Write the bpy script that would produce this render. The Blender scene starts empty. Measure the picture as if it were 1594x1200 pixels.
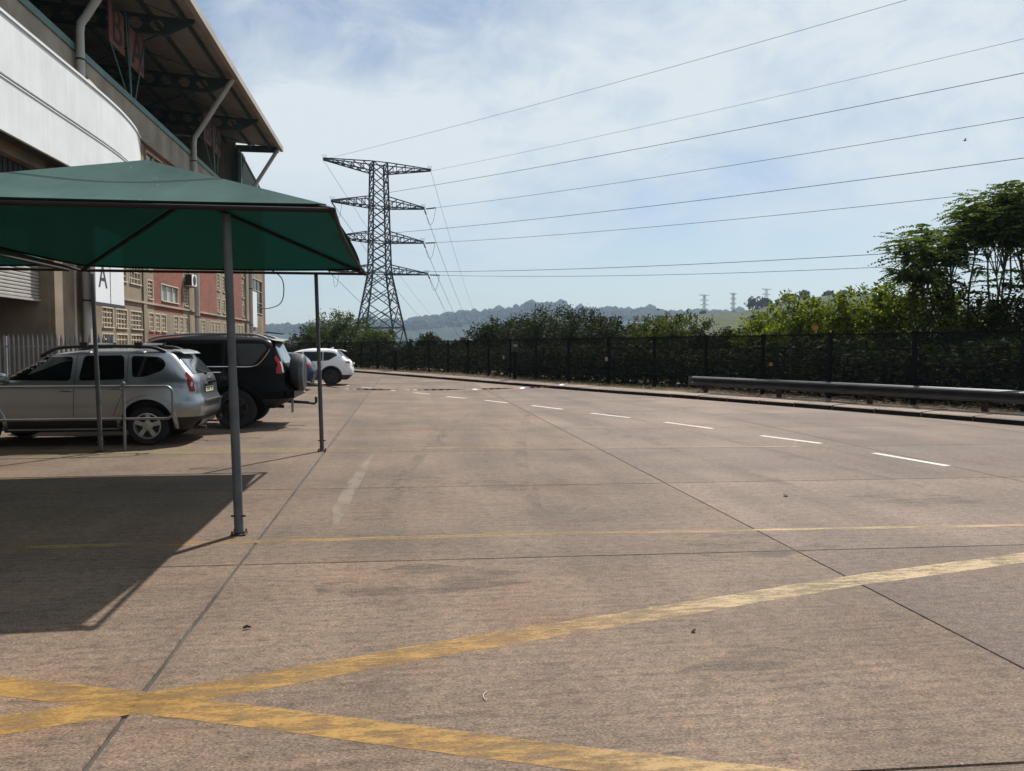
import bpy, bmesh, math, random
import numpy as np
from mathutils import Vector, Matrix, noise as mnoise

random.seed(7)
R = math.radians
scene = bpy.context.scene
COL = scene.collection

# ------------------------------------------------------------------ camera, world, sun, exposure
CAM_H = 1.65
cam_d = bpy.data.cameras.new('camera')
cam_d.sensor_width = 36.0
cam_d.lens = 36.0 * 1200.0 / 1594.0
cam_d.clip_start = 0.05
cam_d.clip_end = 20000.0
cam = bpy.data.objects.new('camera', cam_d)
COL.objects.link(cam)
cam.location = (0, 0, CAM_H)
cam.rotation_euler = (math.pi / 2 - math.atan(59.0 / 1200.0), 0, -R(8.0))
scene.camera = cam

SUN_AZ = R(31.5)       # from +Y towards +X
SUN_EL = R(50.0)
world = bpy.data.worlds.new('World')
scene.world = world
world.use_nodes = True
wn = world.node_tree
wn.nodes.clear()
def wnode(t, **kw):
    n = wn.nodes.new(t)
    for k, v in kw.items():
        setattr(n, k, v)
    return n
w_out = wnode('ShaderNodeOutputWorld')
w_bg = wnode('ShaderNodeBackground')
w_bg.inputs['Strength'].default_value = 0.070
sky = wnode('ShaderNodeTexSky', sky_type='NISHITA')
sky.sun_disc = False
sky.sun_elevation = SUN_EL
sky.sun_rotation = SUN_AZ
sky.altitude = 100
sky.air_density = 1.0
sky.dust_density = 0.9
sky.ozone_density = 0.8
tc = wnode('ShaderNodeTexCoord')
sep = wnode('ShaderNodeSeparateXYZ')
wn.links.new(tc.outputs['Generated'], sep.inputs[0])
zadd = wnode('ShaderNodeMath', operation='MAXIMUM'); zadd.inputs[1].default_value = 0.0
wn.links.new(sep.outputs['Z'], zadd.inputs[0])
zadd2 = wnode('ShaderNodeMath', operation='ADD'); zadd2.inputs[1].default_value = 0.42
wn.links.new(zadd.outputs[0], zadd2.inputs[0])
comb = wnode('ShaderNodeCombineXYZ')
for i, ax in enumerate(('X', 'Y')):
    dv = wnode('ShaderNodeMath', operation='DIVIDE')
    wn.links.new(sep.outputs[ax], dv.inputs[0]); wn.links.new(zadd2.outputs[0], dv.inputs[1])
    wn.links.new(dv.outputs[0], comb.inputs[i])
cmap = wnode('ShaderNodeMapping')
cmap.inputs['Location'].default_value = (3.3, 2.0, 0.0)
cmap.inputs['Rotation'].default_value = (0, 0, R(-20))
cmap.inputs['Scale'].default_value = (1.0, 1.0, 1.0)
wn.links.new(comb.outputs[0], cmap.inputs['Vector'])
def cloud_noise(scale, detail, rough, dist):
    n = wnode('ShaderNodeTexNoise'); n.inputs['Scale'].default_value = scale
    n.inputs['Detail'].default_value = detail; n.inputs['Roughness'].default_value = rough; n.inputs['Distortion'].default_value = dist
    wn.links.new(cmap.outputs[0], n.inputs['Vector'])
    return n.outputs['Fac']
big_c = cloud_noise(1.9, 4, 0.5, 0.3)          # broad veils of cloud
fine_c = cloud_noise(8.0, 8, 0.66, 0.6)        # mottled, broken texture inside them
cadd = wnode('ShaderNodeMath', operation='MULTIPLY_ADD'); cadd.inputs[1].default_value = 0.42
wn.links.new(fine_c, cadd.inputs[0]); wn.links.new(big_c, cadd.inputs[2])
cr = wnode('ShaderNodeValToRGB')
cr.color_ramp.elements[0].position = 0.54; cr.color_ramp.elements[0].color = (0.14, 0.14, 0.14, 1)
cr.color_ramp.elements[1].position = 0.79; cr.color_ramp.elements[1].color = (0.96, 0.96, 0.96, 1)
wn.links.new(cadd.outputs[0], cr.inputs[0])
# thinner cloud towards the horizon
hz = wnode('ShaderNodeMapRange'); hz.inputs['From Min'].default_value = 0.04; hz.inputs['From Max'].default_value = 0.22
hz.inputs['To Min'].default_value = 0.22; hz.inputs['To Max'].default_value = 1.0
wn.links.new(sep.outputs['Z'], hz.inputs['Value'])
cm = wnode('ShaderNodeMath', operation='MULTIPLY')
wn.links.new(cr.outputs[0], cm.inputs[0]); wn.links.new(hz.outputs[0], cm.inputs[1])
tint = wnode('ShaderNodeMixRGB', blend_type='MULTIPLY'); tint.inputs[0].default_value = 1.0
tint.inputs[2].default_value = (0.93, 1.0, 1.03, 1)
wn.links.new(sky.outputs[0], tint.inputs[1])
mix = wnode('ShaderNodeMixRGB')
mix.inputs[2].default_value = (8.3, 9.0, 9.4, 1)
wn.links.new(cm.outputs[0], mix.inputs[0]); wn.links.new(tint.outputs[0], mix.inputs[1])
wn.links.new(mix.outputs[0], w_bg.inputs['Color'])
wn.links.new(w_bg.outputs[0], w_out.inputs['Surface'])

sun_d = bpy.data.lights.new('sun', 'SUN')
sun_d.energy = 5.0
sun_d.angle = R(0.55)
sun_d.color = (1.0, 0.94, 0.86)
sun = bpy.data.objects.new('sun', sun_d)
COL.objects.link(sun)
sd = Vector((math.sin(SUN_AZ) * math.cos(SUN_EL), math.cos(SUN_AZ) * math.cos(SUN_EL), math.sin(SUN_EL)))
sun.rotation_euler = (-sd).to_track_quat('-Z', 'Y').to_euler()
sun.location = sd * 60

scene.view_settings.view_transform = 'Standard'
scene.view_settings.look = 'None'
scene.view_settings.gamma = 1.0
scene.view_settings.exposure = 0.4
scene.view_settings.use_curve_mapping = False
scene.render.engine = 'CYCLES'
scene.cycles.use_denoising = True
scene.cycles.max_bounces = 6
scene.cycles.diffuse_bounces = 2
scene.cycles.glossy_bounces = 3
scene.cycles.transparent_max_bounces = 12
scene.cycles.transmission_bounces = 4
scene.cycles.volume_bounces = 0
scene.cycles.caustics_reflective = False
scene.cycles.caustics_refractive = False

# ------------------------------------------------------------------ materials
def new_mat(name):
    m = bpy.data.materials.new(name)
    m.use_nodes = True
    nt = m.node_tree
    return m, nt, nt.nodes['Principled BSDF'], nt.nodes['Material Output']

def N(nt, t, inputs=None, **kw):
    n = nt.nodes.new(t)
    for k, v in kw.items():
        setattr(n, k, v)
    if inputs:
        for k, v in inputs.items():
            n.inputs[k].default_value = v
    return n

def ramp(nt, src, stops):
    r = nt.nodes.new('ShaderNodeValToRGB')
    e = r.color_ramp.elements
    while len(e) < len(stops):
        e.new(0.5)
    for el, (p, c) in zip(e, stops):
        el.position = p
        el.color = (c[0], c[1], c[2], 1) if len(c) == 3 else c
    nt.links.new(src, r.inputs[0])
    return r.outputs[0]

def mixc(nt, fac, a, b, mode='MIX'):
    m = nt.nodes.new('ShaderNodeMixRGB')
    m.blend_type = mode
    for i, v in ((0, fac), (1, a), (2, b)):
        if isinstance(v, (int, float)):
            m.inputs[i].default_value = v
        elif isinstance(v, tuple):
            m.inputs[i].default_value = (v[0], v[1], v[2], 1)
        else:
            nt.links.new(v, m.inputs[i])
    return m.outputs[0]

def pos_map(nt, scale=(1, 1, 1), rot=0.0):
    g = nt.nodes.new('ShaderNodeNewGeometry')
    mp = nt.nodes.new('ShaderNodeMapping')
    mp.inputs['Scale'].default_value = scale
    mp.inputs['Rotation'].default_value = (0, 0, rot)
    nt.links.new(g.outputs['Position'], mp.inputs['Vector'])
    return mp.outputs[0]

def noise(nt, vec, scale, detail=5, rough=0.55):
    n = N(nt, 'ShaderNodeTexNoise', {'Scale': scale, 'Detail': detail, 'Roughness': rough})
    if vec is not None:
        nt.links.new(vec, n.inputs['Vector'])
    return n.outputs['Fac']

def bump(nt, bsdf, height, strength=0.3, dist=0.01):
    b = N(nt, 'ShaderNodeBump', {'Strength': strength, 'Distance': dist})
    nt.links.new(height, b.inputs['Height'])
    nt.links.new(b.outputs[0], bsdf.inputs['Normal'])

def plain(name, col, rough=0.6, metal=0.0, var=0.18, scale=3.0, bumps=0.0, coat=0.0, spec=0.5):
    m, nt, b, o = new_mat(name)
    v = pos_map(nt)
    n1 = noise(nt, v, scale, 6, 0.6)
    lo = tuple(c * (1 - var) for c in col)
    hi = tuple(min(1, c * (1 + var)) for c in col)
    nt.links.new(ramp(nt, n1, [(0.3, lo), (0.7, hi)]), b.inputs['Base Color'])
    b.inputs['Roughness'].default_value = rough
    b.inputs['Metallic'].default_value = metal
    b.inputs['Specular IOR Level'].default_value = spec
    if coat:
        b.inputs['Coat Weight'].default_value = coat
        b.inputs['Coat Roughness'].default_value = 0.04
    if bumps:
        bump(nt, b, noise(nt, v, scale * 14, 4), bumps, 0.01)
    return m

M = {}

def concrete_mat(name, base, dark, light, streak=1.0, moss=False):
    m, nt, b, o = new_mat(name)
    p = pos_map(nt)
    big = noise(nt, p, 0.33, 6, 0.62)
    mid = noise(nt, p, 1.7, 6, 0.65)
    br = noise(nt, pos_map(nt, (0.9, 16, 1)), 1.6, 6, 0.7)
    fine = noise(nt, pos_map(nt, (1, 1.6, 1)), 62, 3, 0.8)
    c = ramp(nt, big, [(0.30, dark), (0.52, base), (0.72, light)])
    c = mixc(nt, ramp(nt, mid, [(0.42, (0, 0, 0)), (0.72, (0.55,) * 3)]), c, tuple(x * 0.62 for x in base))
    c = mixc(nt, 0.62 * streak, c, ramp(nt, br, [(0.28, (0.36, 0.35, 0.34)), (0.50, (1, 1, 1)), (0.72, (1.42, 1.37, 1.30))]), 'MULTIPLY')
    c = mixc(nt, 0.75, c, ramp(nt, fine, [(0.36, (0.22, 0.21, 0.20)), (0.5, (1, 1, 1)), (0.64, (1.85, 1.80, 1.72))]), 'MULTIPLY')
    blot = noise(nt, p, 0.85, 7, 0.68)
    c = mixc(nt, 0.85, c, ramp(nt, blot, [(0.30, (0.60, 0.59, 0.58)), (0.5, (1, 1, 1)), (0.70, (1.24, 1.20, 1.15))]), 'MULTIPLY')
    lane = noise(nt, pos_map(nt, (1.0, 0.10, 1), 0.12), 1.1, 5, 0.6)
    c = mixc(nt, 0.7, c, ramp(nt, lane, [(0.34, (0.68, 0.67, 0.66)), (0.55, (1.05, 1.04, 1.03))]), 'MULTIPLY')
    spk = noise(nt, pos_map(nt, (1, 1.5, 1), 0.4), 13, 5, 0.72)
    c = mixc(nt, 0.8, c, ramp(nt, spk, [(0.34, (0.52, 0.51, 0.50)), (0.50, (1, 1, 1)), (0.66, (1.30, 1.27, 1.22))]), 'MULTIPLY')
    rst = noise(nt, pos_map(nt, (1, 1, 1), 1.1), 0.6, 5, 0.6)
    c = mixc(nt, ramp(nt, rst, [(0.52, (0, 0, 0)), (0.72, (0.55,) * 3)]), c, mixc(nt, 1.0, c, (1.18, 0.93, 0.76), 'MULTIPLY'))
    # random tint of each slab
    oi = nt.nodes.new('ShaderNodeObjectInfo')
    c = mixc(nt, 1.0, c, ramp(nt, oi.outputs['Random'], [(0.0, (0.84, 0.84, 0.85)), (1.0, (1.16, 1.13, 1.08))]), 'MULTIPLY')
    # small dark pits and pale chips
    vo = N(nt, 'ShaderNodeTexVoronoi', {'Scale': 26.0}); nt.links.new(p, vo.inputs['Vector'])
    gate = noise(nt, p, 2.3, 3)
    pit = mixc(nt, 1.0, ramp(nt, vo.outputs['Distance'], [(0.06, (1, 1, 1)), (0.13, (0, 0, 0))]), ramp(nt, gate, [(0.5, (0, 0, 0)), (0.62, (1, 1, 1))]), 'MULTIPLY')
    c = mixc(nt, pit, c, tuple(x * 0.28 for x in base))
    vo2 = N(nt, 'ShaderNodeTexVoronoi', {'Scale': 17.0}); nt.links.new(pos_map(nt, (1, 1, 1), 0.7), vo2.inputs['Vector'])
    chip = ramp(nt, vo2.outputs['Distance'], [(0.035, (0.8,) * 3), (0.06, (0, 0, 0))])
    c = mixc(nt, chip, c, (0.50, 0.46, 0.42))
    if moss:
        g = nt.nodes.new('ShaderNodeNewGeometry')
        s = nt.nodes.new('ShaderNodeSeparateXYZ'); nt.links.new(g.outputs['Position'], s.inputs[0])
        a = N(nt, 'ShaderNodeMath', operation='SUBTRACT'); nt.links.new(s.outputs['Y'], a.inputs[0]); a.inputs[1].default_value = 12.75
        ab = N(nt, 'ShaderNodeMath', operation='ABSOLUTE'); nt.links.new(a.outputs[0], ab.inputs[0])
        band = ramp(nt, ab.outputs[0], [(0.05, (1, 1, 1)), (0.42, (0, 0, 0))])
        xx = N(nt, 'ShaderNodeMapRange', {'From Min': -1.0, 'From Max': -2.2, 'To Min': 0.0, 'To Max': 0.7}); nt.links.new(s.outputs['X'], xx.inputs['Value'])
        bm_ = mixc(nt, 1.0, band, xx.outputs[0], 'MULTIPLY')
        bm_ = mixc(nt, 1.0, bm_, ramp(nt, noise(nt, p, 2.2, 6, 0.7), [(0.35, (0, 0, 0)), (0.6, (1, 1, 1))]), 'MULTIPLY')
        c = mixc(nt, bm_, c, (0.17, 0.16, 0.055))
    nt.links.new(c, b.inputs['Base Color'])
    b.inputs['Roughness'].default_value = 0.82
    b.inputs['Specular IOR Level'].default_value = 0.35
    h = mixc(nt, 0.5, br, fine)
    bump(nt, b, h, 0.55, 0.006)
    return m

M['concrete'] = concrete_mat('concrete_paving', (0.143, 0.106, 0.081), (0.092, 0.071, 0.056), (0.182, 0.134, 0.100), 1.0, True)
M['concrete_grey'] = concrete_mat('grey_concrete_paving', (0.156, 0.118, 0.097), (0.110, 0.084, 0.070), (0.195, 0.148, 0.121), 0.7)
M['kerbc'] = concrete_mat('kerb_concrete', (0.20, 0.16, 0.132), (0.13, 0.106, 0.09), (0.25, 0.20, 0.165), 0.3)
M['kerb_face'] = plain('kerb_face_shade', (0.022, 0.018, 0.016), 0.95, var=0.4, scale=3, spec=0.1)  # near-black colour deepens the shade on the kerb's road side
M['joint'] = plain('joint_filler', (0.070, 0.058, 0.048), 0.9, var=0.5, scale=9)
M['sealant'] = plain('joint_sealant', (0.045, 0.038, 0.032), 0.85, var=0.45, scale=6)
M['soil'] = plain('verge_soil', (0.19, 0.135, 0.085), 0.95, var=0.45, scale=2.5, bumps=0.6)

def terrain_mat():
    m, nt, b, o = new_mat('terrain_grass')
    p = pos_map(nt)
    a = noise(nt, p, 0.012, 7, 0.6)
    f = noise(nt, p, 0.12, 5, 0.6)
    c = ramp(nt, a, [(0.35, (0.030, 0.046, 0.014)), (0.5, (0.055, 0.070, 0.022)), (0.66, (0.080, 0.072, 0.034))])
    c = mixc(nt, ramp(nt, f, [(0.45, (0, 0, 0)), (0.6, (0.8,) * 3)]), c, (0.020, 0.034, 0.012))
    nt.links.new(c, b.inputs['Base Color'])
    b.inputs['Roughness'].default_value = 0.95
    b.inputs['Specular IOR Level'].default_value = 0.1
    return m
M['terrain'] = terrain_mat()

def paint_mat(name, colA, colB, cover, sx, sy, rot=0.0, xfade=None, xcol=None, soft=1.0, low=0.0):
    """worn road paint: flakes lost along the broom finish let the concrete show"""
    m, nt, b, o = new_mat(name)
    n1 = noise(nt, pos_map(nt, (sx, sy, 1), rot), 1.0, 7, 0.72)
    n2 = noise(nt, pos_map(nt), 1.1, 4, 0.6)
    n3 = noise(nt, pos_map(nt, (1, 2.2, 1)), 38, 3, 0.7)
    c = ramp(nt, n2, [(0.35, colA), (0.65, colB)])
    if xcol:
        g0 = nt.nodes.new('ShaderNodeNewGeometry')
        s0 = nt.nodes.new('ShaderNodeSeparateXYZ'); nt.links.new(g0.outputs['Position'], s0.inputs[0])
        mr0 = N(nt, 'ShaderNodeMapRange', {'From Min': xcol[0], 'From Max': xcol[1]}); nt.links.new(s0.outputs['X'], mr0.inputs['Value'])
        c = mixc(nt, mr0.outputs[0], c, xcol[2])
    c = mixc(nt, 0.55, c, ramp(nt, n3, [(0.3, (0.55, 0.53, 0.5)), (0.6, (1.05,) * 3)]), 'MULTIPLY')
    nt.links.new(c, b.inputs['Base Color'])
    b.inputs['Roughness'].default_value = 0.75
    s1 = N(nt, 'ShaderNodeMath', operation='ADD'); nt.links.new(n1, s1.inputs[0])
    s2 = N(nt, 'ShaderNodeMath', operation='MULTIPLY'); nt.links.new(n2, s2.inputs[0]); s2.inputs[1].default_value = 0.35
    nt.links.new(s2.outputs[0], s1.inputs[1])
    s3 = N(nt, 'ShaderNodeMath', operation='MULTIPLY_ADD'); nt.links.new(n3, s3.inputs[0]); s3.inputs[1].default_value = 0.22
    nt.links.new(s1.outputs[0], s3.inputs[2])
    val = s3.outputs[0]
    if xfade:
        g = nt.nodes.new('ShaderNodeNewGeometry')
        s = nt.nodes.new('ShaderNodeSeparateXYZ'); nt.links.new(g.outputs['Position'], s.inputs[0])
        mr = N(nt, 'ShaderNodeMapRange', {'From Min': xfade[0], 'From Max': xfade[1], 'To Min': xfade[2], 'To Max': xfade[3]})
        nt.links.new(s.outputs['X'], mr.inputs['Value'])
        ad = N(nt, 'ShaderNodeMath', operation='ADD'); nt.links.new(val, ad.inputs[0]); nt.links.new(mr.outputs[0], ad.inputs[1])
        val = ad.outputs[0]
    k = 0.785 - (cover - 0.5) * 0.5
    fac = ramp(nt, val, [(max(0, k - 0.10), (low,) * 3), (min(1, k + 0.06), (soft,) * 3)])
    tr = nt.nodes.new('ShaderNodeBsdfTransparent')
    mx = nt.nodes.new('ShaderNodeMixShader')
    nt.links.new(fac, mx.inputs[0]); nt.links.new(tr.outputs[0], mx.inputs[1]); nt.links.new(b.outputs[0], mx.inputs[2])
    nt.links.new(mx.outputs[0], o.inputs['Surface'])
    return m
M['yellow'] = paint_mat('worn_yellow_paint', (0.27, 0.145, 0.028), (0.34, 0.195, 0.045), 0.46, 4.5, 15, 0.0, None, (0.4, 2.2, (0.38, 0.28, 0.15)), 0.94, 0.28)
M['thin_yellow'] = paint_mat('thin_yellow_paint', (0.28, 0.165, 0.05), (0.35, 0.225, 0.08), 0.46, 1.1, 9, 0.0, None, (2.8, 3.4, (0.40, 0.28, 0.13)), 0.88, 0.2)
M['white_paint'] = paint_mat('white_road_paint', (0.46, 0.44, 0.41), (0.60, 0.58, 0.54), 0.72, 6, 6, 0.0, None, None, 0.95, 0.35)
M['scuff'] = paint_mat('pale_scuff', (0.30, 0.25, 0.20), (0.33, 0.27, 0.21), 0.56, 6, 2, 0.0, None, None, 0.50, 0.04)
M['stain'] = paint_mat('dark_stain', (0.055, 0.045, 0.038), (0.06, 0.05, 0.042), 0.36, 1.2, 3, 0.0, None, None, 0.42)

M['track'] = paint_mat('faint_tyre_track', (0.06, 0.05, 0.042), (0.065, 0.053, 0.045), 0.38, 3, 1.2, 0.0, None, None, 0.22)

def fabric_mat():
    m, nt, b, o = new_mat('green_shade_net')
    v = pos_map(nt)
    n1 = noise(nt, v, 1.3, 5, 0.6)
    n2 = noise(nt, pos_map(nt, (30, 60, 60)), 4, 3)
    c = ramp(nt, n1, [(0.3, (0.056, 0.108, 0.104)), (0.7, (0.074, 0.132, 0.127))])
    c = mixc(nt, 0.4, c, ramp(nt, n2, [(0.3, (0.7,) * 3), (0.7, (1.2,) * 3)]), 'MULTIPLY')
    c = mixc(nt, 0.7, c, ramp(nt, noise(nt, pos_map(nt, (1.2, .35, .35)), 1.4, 6, .65), [(0.3, (0.72, 0.74, 0.74)), (0.7, (1.25, 1.22, 1.2))]), 'MULTIPLY')
    wv = N(nt, 'ShaderNodeTexWave', {'Scale': 0.26, 'Distortion': 0.0}, wave_type='BANDS', bands_direction='Y'); nt.links.new(v, wv.inputs['Vector'])
    c = mixc(nt, ramp(nt, wv.outputs['Fac'], [(0.990, (0, 0, 0)), (0.997, (0.7,) * 3)]), c, (0.02, 0.035, 0.033))
    vo = N(nt, 'ShaderNodeTexVoronoi', {'Scale': 5.0}); nt.links.new(v, vo.inputs['Vector'])
    sp = ramp(nt, vo.outputs['Distance'], [(0.03, (0.7,) * 3), (0.06, (0, 0, 0))])
    c = mixc(nt, sp, c, (0.35, 0.4, 0.38))
    gb = nt.nodes.new('ShaderNodeNewGeometry')      # shade under the net put into a darker underside colour
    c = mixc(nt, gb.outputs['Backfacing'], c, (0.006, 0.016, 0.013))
    nt.links.new(c, b.inputs['Base Color'])
    b.inputs['Roughness'].default_value = 0.85
    b.inputs['Specular IOR Level'].default_value = 0.05
    b.inputs['Sheen Weight'].default_value = 0.0
    b.inputs['Sheen Tint'].default_value = (0.7, 0.9, 0.8, 1)
    t = N(nt, 'ShaderNodeBsdfTranslucent', {'Color': (0.012, 0.090, 0.064, 1)})
    mx = N(nt, 'ShaderNodeMixShader', {0: 0.08})
    nt.links.new(b.outputs[0], mx.inputs[1]); nt.links.new(t.outputs[0], mx.inputs[2])
    hole = N(nt, 'ShaderNodeBsdfTransparent', {'Color': (0.06, 0.60, 0.44, 1)})     # light through the open knit, tinted by the green yarn
    mh = N(nt, 'ShaderNodeMixShader', {0: 0.018})
    nt.links.new(mx.outputs[0], mh.inputs[1]); nt.links.new(hole.outputs[0], mh.inputs[2])
    nt.links.new(mh.outputs[0], o.inputs['Surface'])
    return m
M['fabric'] = fabric_mat()
M['hem'] = plain('dark_green_hem', (0.010, 0.015, 0.013), 0.95, spec=0.1)
M['steel_post'] = plain('grey_painted_steel', (0.085, 0.092, 0.10), 0.6, 0.1, var=0.25, scale=5)
M['steel_dark'] = plain('brown_primed_steel', (0.016, 0.013, 0.012), 0.9, 0.0, var=0.35, scale=4)
M['rust'] = plain('rusty_iron', (0.055, 0.030, 0.020), 0.9, 0.0, var=0.5, scale=12)
M['galv'] = plain('galvanised_steel', (0.22, 0.225, 0.23), 0.5, 0.45, var=0.22, scale=3)
M['guard'] = plain('weathered_guardrail_steel', (0.085, 0.088, 0.095), 0.38, 0.6, var=0.25, scale=2.5)
M['fence_post'] = plain('dark_green_fence_post', (0.006, 0.008, 0.009), 0.8, var=0.3, spec=0.1)
M['pylon'] = plain('pylon_steel', (0.020, 0.021, 0.032), 0.7, 0.1, var=0.3, scale=0.4)
M['wire'] = plain('aluminium_conductor', (0.07, 0.075, 0.085), 0.6, 0.4, var=0.1)
M['insul'] = plain('dark_insulator', (0.02, 0.02, 0.025), 0.4)

def brick_mat():
    m, nt, b, o = new_mat('red_face_brick')
    g = nt.nodes.new('ShaderNodeNewGeometry')
    s = nt.nodes.new('ShaderNodeSeparateXYZ'); nt.links.new(g.outputs['Position'], s.inputs[0])
    ad = N(nt, 'ShaderNodeMath', operation='ADD'); nt.links.new(s.outputs['X'], ad.inputs[0]); nt.links.new(s.outputs['Y'], ad.inputs[1])
    cb = nt.nodes.new('ShaderNodeCombineXYZ'); nt.links.new(ad.outputs[0], cb.inputs[0]); nt.links.new(s.outputs['Z'], cb.inputs[1])
    br = N(nt, 'ShaderNodeTexBrick', {'Color1': (0.25, 0.070, 0.040, 1), 'Color2': (0.175, 0.052, 0.033, 1), 'Mortar': (0.12, 0.075, 0.055, 1),
           'Scale': 1.0, 'Mortar Size': 0.008, 'Brick Width': 0.44, 'Row Height': 0.17, 'Bias': 0.0})
    nt.links.new(cb.outputs[0], br.inputs['Vector'])
    n1 = noise(nt, pos_map(nt), 0.5, 6, 0.65)
    c = mixc(nt, 0.8, br.outputs['Color'], ramp(nt, n1, [(0.3, (0.7, 0.7, 0.72)), (0.7, (1.25, 1.2, 1.15))]), 'MULTIPLY')
    nt.links.new(c, b.inputs['Base Color'])
    b.inputs['Roughness'].default_value = 0.85
    bump(nt, b, br.outputs['Fac'], -0.4, 0.01)
    return m
M['brick'] = brick_mat()
M['plaster'] = plain('brown_plaster', (0.21, 0.165, 0.115), 0.9, var=0.3, scale=0.8, bumps=0.2)
M['band'] = plain('stained_concrete_band', (0.30, 0.25, 0.20), 0.9, var=0.35, scale=0.5, bumps=0.2)
M['cream'] = plain('cream_precast', (0.50, 0.43, 0.33), 0.8, var=0.18, scale=1.5)
M['pane'] = plain('dark_window_glass', (0.012, 0.014, 0.017), 0.12, var=0.3, scale=1.2)
M['pane_light'] = plain('curtained_window_glass', (0.36, 0.40, 0.40), 0.25, var=0.25, scale=0.8)
M['green_rail'] = plain('green_painted_steel', (0.085, 0.165, 0.15), 0.6, var=0.25, scale=1.0)
M['green_dark'] = plain('dark_green_beam', (0.028, 0.058, 0.055), 0.6, var=0.25, scale=1.0)
M['white_clad'] = plain('white_cladding', (0.74, 0.76, 0.78), 0.45, var=0.06, scale=0.5)
def clad_mat():
    m, nt, b, o = new_mat('white_sheet_cladding')
    st = noise(nt, pos_map(nt, (2.2, 2.2, 0.10)), 1.6, 6, 0.65)
    bl = noise(nt, pos_map(nt), 0.7, 5, 0.6)
    c = mixc(nt, 1.0, ramp(nt, st, [(0.28, (0.68, 0.69, 0.70)), (0.55, (0.74, 0.76, 0.78))]), ramp(nt, bl, [(0.3, (0.88, 0.88, 0.87)), (0.65, (1.02, 1.02, 1.02))]), 'MULTIPLY')
    nt.links.new(c, b.inputs['Base Color']); b.inputs['Roughness'].default_value = 0.45
    return m
M['white_sheet'] = clad_mat()
M['pvc'] = plain('grey_downpipe', (0.42, 0.40, 0.37), 0.5, var=0.15, scale=0.8)
M['soffit'] = plain('galvanised_roof_sheet', (0.30, 0.28, 0.26), 0.6, 0.2, var=0.22, scale=0.7)
M['fascia'] = plain('beige_gutter', (0.36, 0.31, 0.27), 0.6, var=0.15, scale=0.6)
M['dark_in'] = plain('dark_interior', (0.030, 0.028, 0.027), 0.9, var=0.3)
M['darkbrick'] = plain('dark_red_brick', (0.15, 0.055, 0.042), 0.9, var=0.35, scale=2.5)
M['shutter'] = plain('roller_shutter', (0.42, 0.41, 0.38), 0.5, 0.3, var=0.12)
M['cladcream'] = plain('cream_ribbed_cladding', (0.40, 0.34, 0.25), 0.6, var=0.15)
M['cladgreen'] = plain('dark_green_cladding', (0.010, 0.030, 0.026), 0.8, var=0.2, spec=0.1)
M['pink'] = plain('faded_red_sign', (0.20, 0.062, 0.048), 0.85, var=0.2)
M['black'] = plain('black_plastic', (0.012, 0.012, 0.013), 0.55, var=0.2)
M['navy'] = plain('dark_navy_lettering', (0.035, 0.03, 0.05), 0.6, var=0.1)
M['rubber'] = plain('tyre_rubber', (0.014, 0.014, 0.015), 0.85, var=0.3, scale=8)
M['alloy'] = plain('alloy_rim', (0.42, 0.42, 0.42), 0.35, 0.7, var=0.1)
M['darkalloy'] = plain('black_alloy_rim', (0.05, 0.05, 0.05), 0.3, 0.7, var=0.1)
M['glass'] = plain('tinted_car_glass', (0.004, 0.005, 0.005), 0.05, var=0.2, spec=0.35)
M['glass_rear'] = plain('rear_car_glass', (0.30, 0.34, 0.35), 0.08, 0.9, var=0.2)
M['lamp_red'] = plain('red_tail_lens', (0.30, 0.006, 0.012), 0.2, var=0.2, scale=14, coat=0.1, spec=0.3)
M['lamp_clear'] = plain('clear_lamp_lens', (0.5, 0.5, 0.5), 0.1, var=0.1, coat=0.6)
M['chrome'] = plain('chrome', (0.7, 0.7, 0.7), 0.12, 1.0, var=0.05)
M['plate'] = plain('yellow_white_number_plate', (0.62, 0.58, 0.36), 0.5, var=0.1)
M['plate_ink'] = plain('green_plate_ink', (0.03, 0.10, 0.06), 0.5, var=0.1)
def car_paint(name, col, metal, rough=0.28, coat=0.2, spec=0.3):
    return plain(name, col, rough, metal, var=0.05, scale=1.5, coat=coat, spec=spec)
M['silver'] = car_paint('silver_car_paint', (0.33, 0.35, 0.37), 0.9, 0.30, 0.15)
M['blackcar'] = car_paint('black_car_paint', (0.003, 0.0034, 0.0045), 0.0, 0.35, 0.03, 0.10)
M['whitecar'] = car_paint('white_car_paint', (0.76, 0.77, 0.78), 0.0, 0.3)
M['bluecar'] = car_paint('dark_blue_car_paint', (0.03, 0.045, 0.085), 0.4, 0.3)
M['bark'] = plain('grey_brown_bark', (0.085, 0.068, 0.055), 0.95, var=0.4, scale=6, bumps=0.4)
M['yellow_sign'] = plain('orange_warning_plate', (0.36, 0.16, 0.025), 0.6, var=0.1)
M['white_sign'] = plain('white_plate', (0.30, 0.27, 0.26), 0.6, var=0.1)
M['dryleaf'] = plain('dry_leaf', (0.035, 0.025, 0.018), 0.9, var=0.4, scale=30)
M['straw'] = plain('pale_stalk', (0.5, 0.46, 0.38), 0.8, var=0.2)

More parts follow.
